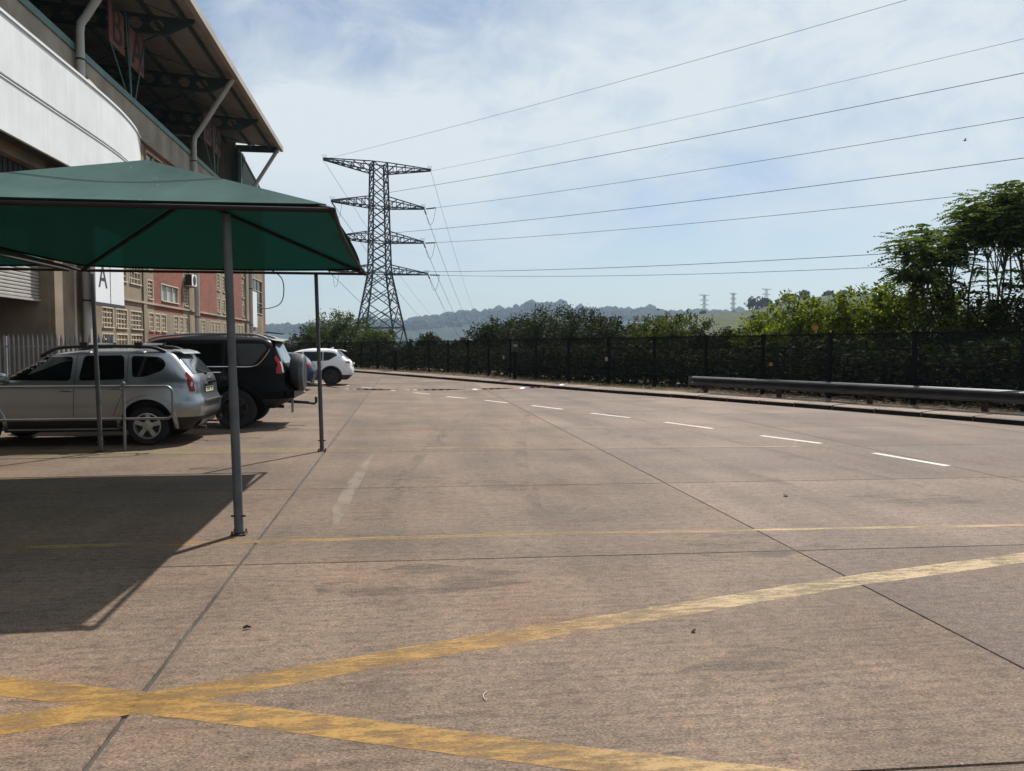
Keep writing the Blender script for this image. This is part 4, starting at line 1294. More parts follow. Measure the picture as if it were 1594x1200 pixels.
def seam(parent, car, pts, s=1, w=.008):
    """panel gap: a thin dark strip following the flank"""
    P = [Vector((x, z, 0)) for x, z in pts]
    rows = []
    L = resample([p for p in P], .05)
    L.append(P[-1])
    for i, p in enumerate(L):
        t = (L[min(i + 1, len(L) - 1)] - L[max(i - 1, 0)]).normalized(); n_ = Vector((t.y, -t.x, 0))
        rows.append([car.side(p.x + n_.x * w / 2, p.y + n_.y * w / 2, s, .0025), car.side(p.x - n_.x * w / 2, p.y - n_.y * w / 2, s, .0025)])
    m = MB(); m.sheet(rows)
    return m.build('panel_gap', 'black', parent)
def handle(parent, car, x, z, s, mat):
    y = car.side(x, z, s, .012)[1]
    m = MB(); m.tube([(x - .09, y - s * .01, z), (x - .075, y + s * .022, z), (x + .075, y + s * .022, z), (x + .09, y - s * .01, z)], .014, 6)
    return m.build('door_handle', mat, parent, smooth=40)
def place(root, X, Y):
    root.location = (X, Y, 0); root.rotation_euler = (0, 0, math.pi)
def arch_lip(parent, car, ax, wr, arch_r, s, mat, wd=.05):
    rows = []
    for k in range(25):
        a = math.pi * (-.06 + 1.12 * k / 24)
        r0, r1 = arch_r - .004, arch_r + wd
        p = []
        for rr, of in ((r0, -.03), (r0, .018), (r1 - .01, .016), (r1, .0)):
            x = ax + rr * math.cos(a); z = wr + .03 + rr * math.sin(a)
            p.append(car.side(x, max(z, car.zmin), s, of))
        rows.append(p)
    m = MB(); m.sheet(rows)
    return m.build('arch_flare', mat, parent, smooth=50)

# ---- silver compact SUV
cd = Car(XF=[(.24, 1.98), (.36, 2.12), (.6, 2.15), (.8, 2.09), (.92, 2.0), (1.0, 1.86), (1.08, 1.22), (1.13, 1.0), (1.3, .72), (1.5, .35), (1.57, .15), (1.61, -.15), (1.63, -.5)],
         XR=[(.24, -1.95), (.36, -2.08), (.45, -2.17), (.55, -2.2), (.74, -2.2), (.80, -2.14), (.95, -2.13), (1.10, -2.11), (1.19, -2.05), (1.45, -1.84), (1.53, -1.76), (1.59, -1.70), (1.615, -1.5), (1.63, -1.0)],
         W=[(.24, .82), (.36, .88), (.6, .905), (.78, .905), (.95, .895), (1.07, .87), (1.2, .825), (1.5, .70), (1.56, .66), (1.60, .58), (1.62, .45), (1.63, .30)], n=9)
LV = [.24, .30, .36, .42, .5, .6, .7, .76, .82, .88, .93, .97, 1.0, 1.03, 1.06, 1.09, 1.12, 1.16, 1.22, 1.3, 1.38, 1.45, 1.5, 1.54, 1.57, 1.59, 1.605, 1.618, 1.626, 1.63]
du, dbody = make_car('silver_suv', 'silver compact SUV with roof bars parked behind the tube rail', cd, LV, 'silver', 1.335, -1.335, .785, .328, .215, .215, 5, 'alloy', .43, .47)
for s in (1, -1):
    patch('window', rounded([(.98, 1.115), (-.13, 1.10), (-.13, 1.50), (.36, 1.49), (.62, 1.36)], .06), lambda u, v, s=s: cd.side(u, v, s), 'glass', du, .06)
    patch('window', rounded([(-.26, 1.10), (-.98, 1.12), (-.93, 1.52), (-.30, 1.515)], .06), lambda u, v, s=s: cd.side(u, v, s), 'glass', du, .06)
    patch('window', rounded([(-1.10, 1.15), (-1.30, 1.16), (-1.58, 1.27), (-1.62, 1.38), (-1.52, 1.49), (-1.05, 1.515)], .06), lambda u, v, s=s: cd.side(u, v, s), 'glass', du, .06)
    seam(du, cd, [(-.19, 1.53), (-.20, 1.0), (-.18, .50)], s); seam(du, cd, [(1.05, 1.08), (1.08, .9), (1.0, .48)], s)
    seam(du, cd, [(-1.0, 1.55), (-1.02, 1.1), (-1.0, .95), (-.92, .8), (-.80, .50)], s); seam(du, cd, [(1.0, .45), (-.85, .45)], s, .012)
    handle(du, cd, -.08, .93, s, 'silver'); handle(du, cd, -.86, .965, s, 'silver')
    for ax in (1.335, -1.335): arch_lip(du, cd, ax, .328, .43, s, 'silver', .06)
    patch('tail_lamp', rounded([(.30, .90), (.44, .90), (.51, 1.05), (.505, 1.22), (.42, 1.24), (.35, 1.08)], .03), lambda u, v, s=s: cd.corner(u, v, s, .012), 'lamp_red', du, (.03, .04))
    tl = [o for o in du.children if o.name.startswith('tail_lamp')][-1]
    patch('reflector', [(.405 + .033 * math.cos(a), 1.03 + .045 * math.sin(a)) for a in np.linspace(0, 6.28, 14)[:-1]], lambda u, v, s=s: cd.corner(u, v, s, .017), 'lamp_clear', tl, (.03, .04))
    m = MB(); x0, x1 = .20, -1.55
    P = [(x, s * (cd.at(1.575)[2] - .02), z) for x, z in ((.42, 1.50), (.25, 1.60), (.05, 1.655), (-.6, 1.675), (-1.2, 1.665), (-1.42, 1.64), (-1.58, 1.57))]
    m.tube(catmull(P, .1), .030, 8); m.build('roof_rail', 'black', du, smooth=40)
    # mirror
    m = MB(); c = cd.side(.86, 1.12, s, 0); m.lathe([(.001, -.06), (.06, -.05), (.085, 0), (.08, .06), (.001, .07)], (c[0], c[1] + s * .13, c[2] + .03), 'x', 12); m.bar((c[0], c[1] - s * .02, c[2]), (c[0], c[1] + s * .1, c[2] + .01), .06, .03)
    m.build('mirror', 'silver', du, smooth=40)
    m = MB(); m.bar((.95, s * .80, .30), (-.92, s * .80, .30), .10, .05); m.build('side_step', 'galv', du)
patch('windscreen', rounded([(-.72, 1.14), (.72, 1.14), (.60, 1.50), (-.60, 1.50)], .05), lambda u, v: cd.end(u, v, 1), 'glass', du, .06)
patch('rear_window', rounded([(-.66, 1.20), (.66, 1.20), (.57, 1.50), (-.57, 1.50)], .07), lambda u, v: cd.end(u, v, -1), 'glass_rear', du, .06)
m = MB(); m.tube([(-2.06, -.05, 1.19), (-2.0, .30, 1.27)], .011, 6); m.lathe([(.03, -.02), (.03, .03), (.001, .04)], (-2.06, -.05, 1.185), 'z', 10); m.build('wiper', 'black', du)
patch('plate_recess', rounded([(-.30, .86), (.30, .86), (.28, 1.02), (-.28, 1.02)], .03), lambda u, v: cd.end(u, v, -1, .003), 'black', du, .06)
pl = patch('number_plate', rounded([(-.26, .87), (.26, .87), (.26, .965), (-.26, .965)], .01), lambda u, v: cd.end(u, v, -1, .010), 'plate', du, .06)
for k in range(7):
    if k == 2: continue
    patch('plate_character', [(-.21 + k * .06, .89), (-.175 + k * .06, .89), (-.175 + k * .06, .948), (-.21 + k * .06, .948)], lambda u, v: cd.end(u, v, -1, .012), 'plate_ink', pl)
m = MB(); m.bar((-2.165, -.30, 1.035), (-2.165, .30, 1.035), .035, .035); m.build('plate_trim', 'chrome', du)
m = MB(); m.add([(-2.165, 0, 1.145), (-2.165, .035, 1.105), (-2.165, 0, 1.065), (-2.165, -.035, 1.105), (-2.135, 0, 1.145), (-2.135, .035, 1.105), (-2.13, 0, 1.065), (-2.135, -.035, 1.105)],
                  [(0, 1, 2, 3), (0, 4, 5, 1), (1, 5, 6, 2), (2, 6, 7, 3), (3, 7, 4, 0)]); m.build('badge', 'chrome', du)
m = MB(); m.bar((-2.215, -.55, .73), (-2.215, .55, .73), .05, .03); m.build('bumper_ledge', 'silver', du)
m = MB(); m.sheet([[(-2.13, y, .40), (-2.10, y, .33), (-2.00, y, .27)] for y in np.linspace(-.5, .5, 5)]); m.build('skid_plate', 'alloy', du)
m = MB(); m.tube([(-1.75, .45, .27), (-2.18, .45, .26)], .03, 8); m.build('exhaust_pipe', 'rust', du)
m = MB(); m.tube([(-1.8, 0, .35), (-2.26, 0, .33), (-2.32, 0, .36), (-2.33, 0, .43)], .02, 8); m.build('tow_bar', 'rust', du)
for x in (-.28, -1.15):
    m = MB(); m.bar((x, -.66, 1.715), (x, .66, 1.715), .075, .035)
    rb = m.build('roof_bar', 'alloy', du)
    for s in (-1, 1): MB().bx(x - .06, x + .06, s * .63 - .04, s * .63 + .04, 1.655, 1.74).build('clamp', 'black', rb)
m = MB()
m.sheet([[(-1.66, y, 1.622), (-1.80, y, 1.585), (-1.86, y, 1.545)] for y in np.linspace(-.55, .55, 7)]); m.build('spoiler', 'silver', du, smooth=50)
place(du, -5.625, 14.57)

# ---- big black off-roader with covered spare wheel
cp = Car(XF=[(.42, 2.0), (.5, 2.2), (.75, 2.28), (1.0, 2.24), (1.12, 2.1), (1.2, 1.9), (1.27, 1.2), (1.34, .98), (1.55, .70), (1.75, .42), (1.82, .25), (1.87, -.1), (1.89, -.6)],
         XR=[(.42, -2.15), (.5, -2.36), (.62, -2.47), (.85, -2.47), (.90, -2.39), (1.15, -2.38), (1.3, -2.34), (1.72, -2.16), (1.80, -2.10), (1.85, -2.0), (1.875, -1.7), (1.89, -1.2)],
         W=[(.42, .84), (.55, .92), (.8, .945), (1.0, .94), (1.22, .92), (1.35, .88), (1.75, .76), (1.82, .71), (1.86, .60), (1.88, .45), (1.89, .30)], n=9)
LV = [.42, .48, .54, .62, .7, .8, .9, 1.0, 1.08, 1.14, 1.19, 1.23, 1.27, 1.31, 1.36, 1.44, 1.55, 1.65, 1.73, 1.78, 1.82, 1.845, 1.865, 1.88, 1.89]
pr, _ = make_car('black_offroader', 'large black off-roader with covered spare wheel on its tailgate', cp, LV, 'blackcar', 1.395, -1.395, .82, .405, .26, .25, 6, 'darkalloy', .47, .60)
for s in (1, -1):
    patch('window', rounded([(.95, 1.30), (-.12, 1.29), (-.12, 1.71), (.38, 1.70), (.62, 1.56)], .05), lambda u, v, s=s: cp.side(u, v, s), 'glass', pr, .07)
    patch('window', rounded([(-.24, 1.29), (-1.12, 1.29), (-1.12, 1.73), (-.24, 1.72)], .05), lambda u, v, s=s: cp.side(u, v, s), 'glass', pr, .07)
    patch('window', rounded([(-1.24, 1.29), (-1.75, 1.29), (-2.02, 1.62), (-1.95, 1.73), (-1.24, 1.73)], .05), lambda u, v, s=s: cp.side(u, v, s), 'glass', pr, .07)
    m = MB(); P = [cp.side(x, z, s, .01) for x, z in ((.95, 1.275), (.0, 1.265), (-1.2, 1.265), (-1.76, 1.27), (-1.95, 1.42), (-2.07, 1.62))]; m.tube(catmull(P, .08), .009, 5); m.build('window_trim', 'chrome', pr)
    for ax in (1.395, -1.395): arch_lip(pr, cp, ax, .405, .47, s, 'blackcar', .09)
    patch('tail_lamp', rounded([(.33, 1.12), (.52, 1.12), (.52, 1.24), (.47, 1.30), (.52, 1.44), (.44, 1.49), (.36, 1.40), (.33, 1.24)], .025), lambda u, v, s=s: cp.corner(u, v, s, .014), 'lamp_red', pr, (.03, .04))
    patch('lamp_lens', rounded([(.26, 1.14), (.335, 1.14), (.35, 1.38), (.28, 1.34)], .02), lambda u, v, s=s: cp.corner(u, v, s, .014), 'lamp_clear', pr, (.03, .04))
    m = MB(); P = [(x, s * .70, z) for x, z in ((.3, 1.80), (.1, 1.87), (-.6, 1.93), (-1.5, 1.93), (-1.8, 1.91), (-2.0, 1.84))]; m.tube(catmull(P, .1), .022, 8); m.build('roof_rail', 'galv', pr, smooth=40)
    seam(pr, cp, [(-.18, 1.75), (-.19, 1.2), (-.17, .66)], s); seam(pr, cp, [(-1.18, 1.75), (-1.19, 1.2), (-1.02, .66)], s)
    handle(pr, cp, -.06, 1.14, s, 'chrome'); handle(pr, cp, -1.06, 1.15, s, 'chrome')
    m = MB(); c = cp.side(.80, 1.32, s, 0); m.lathe([(.001, -.07), (.07, -.05), (.10, 0), (.09, .06), (.001, .08)], (c[0], c[1] + s * .15, c[2] + .04), 'x', 12); m.build('mirror', 'blackcar', pr, smooth=40)
patch('windscreen', rounded([(-.75, 1.35), (.75, 1.35), (.63, 1.72), (-.63, 1.72)], .05), lambda u, v: cp.end(u, v, 1), 'glass', pr, .06)
patch('rear_window', rounded([(-.70, 1.33), (.70, 1.33), (.62, 1.72), (-.62, 1.72)], .06), lambda u, v: cp.end(u, v, -1), 'glass_rear', pr, .06)
m = MB(); rows = []
for y in np.linspace(-.60, .60, 9):
    e = .05 * (abs(y) / .6) ** 2
    rows.append([(-2.02, y, 1.835), (-2.14, y, 1.85 - e), (-2.36 + e, y, 1.825 - e), (-2.34 + e, y, 1.79 - e), (-2.12, y, 1.775)])
m.sheet(rows); m.build('spoiler', 'galv', pr, smooth=50)
m = MB(); m.lathe([(.001, 0), (.30, -.005), (.375, -.03), (.395, -.09), (.395, -.24), (.37, -.285), (.30, -.30), (.001, -.30)], (-2.40, .18, 1.12), 'x', 36)
sw = m.build('spare_wheel', 'black', pr, smooth=40)
m = MB(); m.lathe([(.398, -.20), (.402, -.215), (.38, -.29), (.30, -.306), (.30, -.302), (.37, -.28)], (-2.40, .18, 1.12), 'x', 36); m.build('cover_rim', 'steel_post', sw, smooth=40)
m = MB(); m.bx(-2.56, -2.40, -.86, .86, .62, .76); m.build('rear_bumper', 'blackcar', pr)
m = MB(); m.bx(-2.575, -2.562, -.8, -.5, .66, .73); m.build('plate_lamp', 'lamp_clear', pr)
m = MB(); m.bar((-2.2, 0, .50), (-2.75, 0, .46), .07, .06); m.tube([(-2.72, 0, .46), (-2.86, 0, .44), (-2.90, 0, .47), (-2.90, 0, .55)], .028, 8); m.lathe([(.001, -.035), (.026, -.02), (.035, 0), (.026, .02), (.001, .035)], (-2.90, 0, .565), 'z', 10); m.build('tow_hitch', 'black', pr)
m = MB(); m.bx(-2.50, -2.46, .52, .62, .30, .62); m.build('mud_flap', 'galv', pr)
m = MB(); m.tube([(-1.0, .5, .5), (-2.3, .52, .42)], .035, 8); m.bx(-2.1, 1.9, -.45, .45, .38, .50); m.build('chassis', 'black', pr)
m = MB(); P = catmull([(-2.42, -.72, .92), (-2.52, -.70, .98), (-2.54, -.5, 1.0)], .04); m.tube(P, .035, 8); m.build('ladder_step', 'chrome', pr)
place(pr, -4.785, 17.12)

# ---- white crossover farther along
cw = Car(XF=[(.24, 2.1), (.36, 2.26), (.6, 2.28), (.78, 2.2), (.9, 2.05), (1.0, 1.3), (1.06, 1.05), (1.25, .72), (1.45, .30), (1.55, .0), (1.6, -.3), (1.62, -.6)],
         XR=[(.24, -2.0), (.36, -2.14), (.5, -2.24), (.72, -2.26), (.80, -2.22), (1.0, -2.18), (1.10, -2.10), (1.36, -1.78), (1.45, -1.72), (1.52, -1.66), (1.57, -1.5), (1.60, -1.3), (1.62, -.9)],
         W=[(.24, .84), (.36, .90), (.6, .92), (.85, .915), (1.02, .88), (1.15, .83), (1.45, .70), (1.53, .64), (1.58, .56), (1.61, .42), (1.62, .28)], n=7)
LV = [.24, .3, .36, .44, .52, .6, .7, .78, .85, .9, .94, .98, 1.02, 1.06, 1.12, 1.2, 1.3, 1.38, 1.45, 1.5, 1.54, 1.57, 1.595, 1.61, 1.62]
wh, _ = make_car('white_crossover', 'white crossover car parked farthest along by the mesh fence', cw, LV, 'whitecar', 1.35, -1.35, .80, .36, .225, .24, 5, 'darkalloy', .42, .46)
for s in (1, -1):
    patch('window', rounded([(.95, 1.07), (-.12, 1.05), (-.12, 1.46), (.25, 1.45), (.6, 1.30)], .05), lambda u, v, s=s: cw.side(u, v, s), 'glass', wh, .07)
    patch('window', rounded([(-.18, 1.05), (-.98, 1.07), (-.98, 1.47), (-.18, 1.47)], .05), lambda u, v, s=s: cw.side(u, v, s), 'glass', wh, .07)
    patch('window', rounded([(-1.02, 1.07), (-1.25, 1.10), (-1.62, 1.32), (-1.45, 1.43), (-1.02, 1.47)], .05), lambda u, v, s=s: cw.side(u, v, s), 'glass', wh, .07)
    patch('tail_lamp', rounded([(.22, .98), (.44, .97), (.58, 1.04), (.40, 1.06), (.22, 1.05)], .012), lambda u, v, s=s: cw.corner(u, v, s, .01), 'lamp_red', wh, (.03, .03))
    for ax in (1.35, -1.35): arch_lip(wh, cw, ax, .36, .42, s, 'black', .06)
    seam(wh, cw, [(-.15, 1.46), (-.16, 1.0), (-.14, .48)], s); seam(wh, cw, [(-1.0, 1.46), (-1.0, 1.0), (-.85, .5)], s)
    handle(wh, cw, -.05, .94, s, 'whitecar'); handle(wh, cw, -.88, .96, s, 'whitecar')
patch('windscreen', rounded([(-.7, 1.09), (.7, 1.09), (.58, 1.46), (-.58, 1.46)], .05), lambda u, v: cw.end(u, v, 1), 'glass', wh, .06)
patch('rear_window', rounded([(-.64, 1.13), (.64, 1.13), (.55, 1.40), (-.55, 1.40)], .05), lambda u, v: cw.end(u, v, -1), 'glass_rear', wh, .06)
m = MB(); m.sheet([[(-1.60, y, 1.57), (-1.80, y, 1.54), (-1.93, y, 1.49), (-1.78, y, 1.47)] for y in np.linspace(-.55, .55, 7)]); m.build('spoiler', 'whitecar', wh, smooth=50)
m = MB(); m.add([(-1.2, -.02, 1.60), (-1.2, .02, 1.60), (-1.42, 0, 1.60), (-1.38, 0, 1.68)], [(0, 1, 3), (1, 2, 3), (2, 0, 3)]); m.build('fin_aerial', 'whitecar', wh)
m = MB(); m.bar((-2.275, -.25, .95), (-2.275, .25, .95), .02, .09); m.build('number_plate', 'plate', wh)
place(wh, -4.48, 35.2)

# ---- dark blue hatchback between them
cb_ = Car(XF=[(.22, 1.8), (.34, 1.95), (.55, 1.97), (.75, 1.88), (.85, 1.6), (.94, 1.15), (1.0, .95), (1.2, .62), (1.38, .25), (1.45, .0), (1.48, -.4)],
          XR=[(.22, -1.85), (.34, -1.96), (.5, -2.04), (.75, -2.05), (.9, -1.98), (1.0, -1.92), (1.28, -1.66), (1.38, -1.55), (1.44, -1.3), (1.48, -.8)],
          W=[(.22, .78), (.34, .84), (.6, .865), (.85, .85), (1.0, .80), (1.3, .67), (1.40, .60), (1.45, .45), (1.48, .28)], n=7)
LV = [.22, .28, .34, .42, .52, .62, .72, .8, .86, .91, .96, 1.0, 1.06, 1.14, 1.22, 1.3, 1.36, 1.40, 1.43, 1.455, 1.47, 1.48]
bl, _ = make_car('blue_hatchback', 'dark blue hatchback partly hidden behind the spare wheel', cb_, LV, 'bluecar', 1.22, -1.22, .75, .30, .19, .20, 5, 'alloy', .35, .34)
for s in (1, -1):
    patch('window', rounded([(.85, 1.0), (-.1, .99), (-.1, 1.36), (.2, 1.35), (.5, 1.22)], .05), lambda u, v, s=s: cb_.side(u, v, s), 'glass', bl, .07)
    patch('window', rounded([(-.16, .99), (-1.0, 1.0), (-1.4, 1.15), (-1.3, 1.33), (-.16, 1.37)], .05), lambda u, v, s=s: cb_.side(u, v, s), 'glass', bl, .07)
    patch('tail_lamp', rounded([(.28, .88), (.5, .88), (.52, .98), (.3, 1.0)], .02), lambda u, v, s=s: cb_.corner(u, v, s, .01), 'lamp_red', bl, (.03, .03))
patch('rear_window', rounded([(-.58, 1.03), (.58, 1.03), (.50, 1.32), (-.50, 1.32)], .05), lambda u, v: cb_.end(u, v, -1), 'glass_rear', bl, .06)
patch('windscreen', rounded([(-.62, 1.02), (.62, 1.02), (.52, 1.37), (-.52, 1.37)], .05), lambda u, v: cb_.end(u, v, 1), 'glass', bl, .06)
place(bl, -5.45, 31.0)

# =================================================================== ROADSIDE: guardrail, fence, sensors, tape
GL = resample(offset_line(KERB, 1.12), 0.25)
GL = [p for p in GL if 4.0 < p.y < 25.2]
gr = empty('guardrail', (GL[len(GL) // 2].x, GL[len(GL) // 2].y, 0.14), 'grey steel crash barrier beside the kerb on short posts', 'guardrail')
prof = [(0.0, .37), (-.035, .385), (-.083, .42), (-.083, .46), (-.02, .50), (0.0, .525), (-.02, .55), (-.083, .59), (-.083, .63), (-.035, .665), (0.0, .68)]
rows = []
for i, p in enumerate(GL):
    t = (GL[min(i + 1, len(GL) - 1)] - GL[max(i - 1, 0)]).normalized(); nn = Vector((t.y, -t.x, 0))
    rows.append([p + nn * (u + .045) + Vector((0, 0, z)) for u, z in prof] + [p + nn * (u + .050) + Vector((0, 0, z)) for u, z in reversed(prof)])
mw = MB(); mw.sheet(rows); mw.build('beam', 'guard', gr, smooth=50)
e = GL[-1]; t = (GL[-1] - GL[-2]).normalized(); nn = Vector((t.y, -t.x, 0))
m = MB()
rows = []
for k in range(7):
    a = math.pi * k / 6
    q = e + t * (.22 * math.sin(a)) + nn * (.09 - .13 * math.cos(a))
    rows.append([q + Vector((0, 0, .37)), q + Vector((0, 0, .68))])
m.sheet(rows); m.build('end_wing', 'guard', gr, smooth=50)
acc = 0.6
for i in range(len(GL) - 1, 0, -1):
    if abs((len(GL) - 1 - i) * .25 - acc) < .13:
        p = GL[i]; t = (GL[i] - GL[i - 1]).normalized(); nn = Vector((t.y, -t.x, 0)); c = p + nn * .14
        m = MB(); m.bar((c.x, c.y, .05), (c.x, c.y, .62), .11, .11, (t.x, t.y, 0)); po = m.build('post', 'rust', gr)
        d = p + nn * .07; m = MB(); m.bar((d.x, d.y, .44), (d.x, d.y, .60), .05, .1, (t.x, t.y, 0)); m.build('spacer', 'guard', po)
        acc += 3.0

FL = catmull([(18.6, 4), (17.6, 9.5), (15.6, 14.2), (13.7, 17.9), (12.65, 20.4), (11.65, 23.2), (10.15, 27.0), (8.25, 30.9), (6.15, 35.4), (2.95, 44.5), (-2.2, 55.6), (-7.0, 63.6), (-12, 71.5), (-20, 84)], 0.1)
FL = [Vector((p[0], p[1], 0)) for p in FL]
fence = empty('mesh_fence', (8.2, 31, .14), 'dark mesh security fence with slim posts behind the kerb', 'fence')
FP = resample(FL, 2.62)
FTOP, FBOT = 2.06, 0.17
pm = None
for i, p in enumerate(FP):
    t = (FP[min(i + 1, len(FP) - 1)] - FP[max(i - 1, 0)]).normalized(); nn = Vector((t.y, -t.x, 0))
    m = MB(); m.bar((p.x, p.y, .08), (p.x, p.y, FTOP + .03), .09, .09, (t.x, t.y, 0)); po = m.build('post', 'fence_post', fence)
    if 36 < p.y < 62 and i % 2 == 0:
        m = MB(); m.tube([(p.x, p.y, FTOP), (p.x + nn.x * .08 + .03, p.y, FTOP + .5)], .022, 5)
        for z in (.1, .2, .3, .4, .48): m.lathe([(.001, -.02), (.035, 0), (.001, .02)], (p.x + .05 * z * 2, p.y, FTOP + z), 'z', 6)
        m.build('electric_fence_bracket', 'black', po)
    if i + 1 < len(FP):
        q = FP[i + 1]
        a = p + t * .05; b = q - t * .05
        m = MB(); m.sheet([[(a.x, a.y, FBOT), (b.x, b.y, FBOT)], [(a.x, a.y, FTOP), (b.x, b.y, FTOP)]])
        pa = m.build('mesh_panel', 'mesh', fence, recalc=False)
        for z in (.62, 1.16, 1.62, FTOP - .03):
            m = MB(); m.bar((a.x, a.y, z), (b.x, b.y, z), .035, .028); m.build('fold', 'fence_post', pa)
        if p.y < 34:   # row of short spikes along the top edge
            m = MB(); k = 0.0; L = (b - a).length
            while k < L:
                s_ = a.lerp(b, k / L); m.bar((s_.x, s_.y, FTOP), (s_.x, s_.y, FTOP + .06), .012); k += .1
            m.build('top_spikes', 'fence_post', pa)

def at_d(px, d):
    """ground point at a given distance along a bearing"""
    xc = (px - 797) / 1200 * d
    return (xc * math.cos(R(8)) + d * math.sin(R(8)), -xc * math.sin(R(8)) + d * math.cos(R(8)))
def near_fence(px, back=0.0):
    best = min(FL, key=lambda p: abs((math.atan2(p.x, p.y) - R(8)) - math.atan((px - 797) / 1200)) if p.y > 8 else 9)
    i = FL.index(best); t = (FL[min(i + 1, len(FL) - 1)] - FL[max(i - 1, 0)]).normalized(); nn = Vector((t.y, -t.x, 0))
    return best + nn * back, t, nn
def warn_plate(px, z, w, h, mat, label, front=True):
    p, t, nn = near_fence(px, -.07)
    m = MB(); a = p - t * w / 2; b = p + t * w / 2
    m.bar((a.x, a.y, z), (b.x, b.y, z), .012, h)
    return tag(m.build('warning_plate', mat, own_origin=(p.x, p.y, z)), label, 'sign', 'small plates on the mesh fence')
warn_plate(1203, 1.12, .13, .11, 'yellow_sign', 'small orange warning plate on a fence post above the crash barrier')
warn_plate(1272, 2.24, .20, .13, 'yellow_sign', 'orange plate standing above the fence top against bright green shrubs')
warn_plate(946, 1.18, .16, .16, 'white_sign', 'small pale plate on the fence, nearest the dark dome of trees')
warn_plate(786, 1.16, .18, .18, 'white_sign', 'small pale plate on the far fence beside a sensor post')
for px, lab in ((628, 'grey sensor post with white head at the far fence bend'), (818, 'grey sensor post with white head midway along the fence')):
    p, t, nn = near_fence(px, -.55)
    r = empty('sensor_post', (p.x, p.y, .14), lab, 'sensor post', 'sensor posts before the mesh fence')
    m = MB(); m.tube([(p.x, p.y, .1), (p.x, p.y, 1.45)], .09, 8); m.build('pole', 'fence_post', r, smooth=40)
    m = MB(); m.bx(p.x - .14, p.x + .14, p.y - .12, p.y + .12, 1.45, 1.95); h_ = m.build('head', 'black', r)
    m = MB(); m.bx(p.x - .09, p.x + .09, p.y - .135, p.y - .122, 1.70, 1.80); m.build('lens', 'galv', h_)

# red and white barrier tape, twisted, lying low across the road
def tape_mat():
    m, nt, b, o = new_mat('red_white_tape')
    w = N(nt, 'ShaderNodeTexWave', {'Scale': 1.15, 'Distortion': 0.0}, wave_type='BANDS', bands_direction='X')
    nt.links.new(pos_map(nt), w.inputs['Vector'])
    nt.links.new(ramp(nt, w.outputs['Fac'], [(0.49, (0.14, 0.05, 0.045)), (0.51, (0.36, 0.32, 0.29))]), b.inputs['Base Color'])
    b.inputs['Roughness'].default_value = 0.4
    return m
M['tape'] = tape_mat()
P = catmull([(-3.9, 28.6, .50), (-2.6, 28.7, .18), (-1.6, 28.6, .10), (.5, 28.4, .07), (3.2, 28.9, .06), (5.6, 29.6, .09), (6.7, 30.2, .25)], .07)
rows = []
for i, p in enumerate(P):
    a = i * .11 + .4 * math.sin(i * .05)
    v = Vector((0, math.cos(a), math.sin(a))) * .028
    rows.append([p - v + Vector((0, 0, .035)), p + v + Vector((0, 0, .035))])
m = MB(); m.sheet(rows)
tag(m.build('barrier_tape', 'tape', recalc=False), 'twisted red and white barrier tape strung low across the road', 'tape')

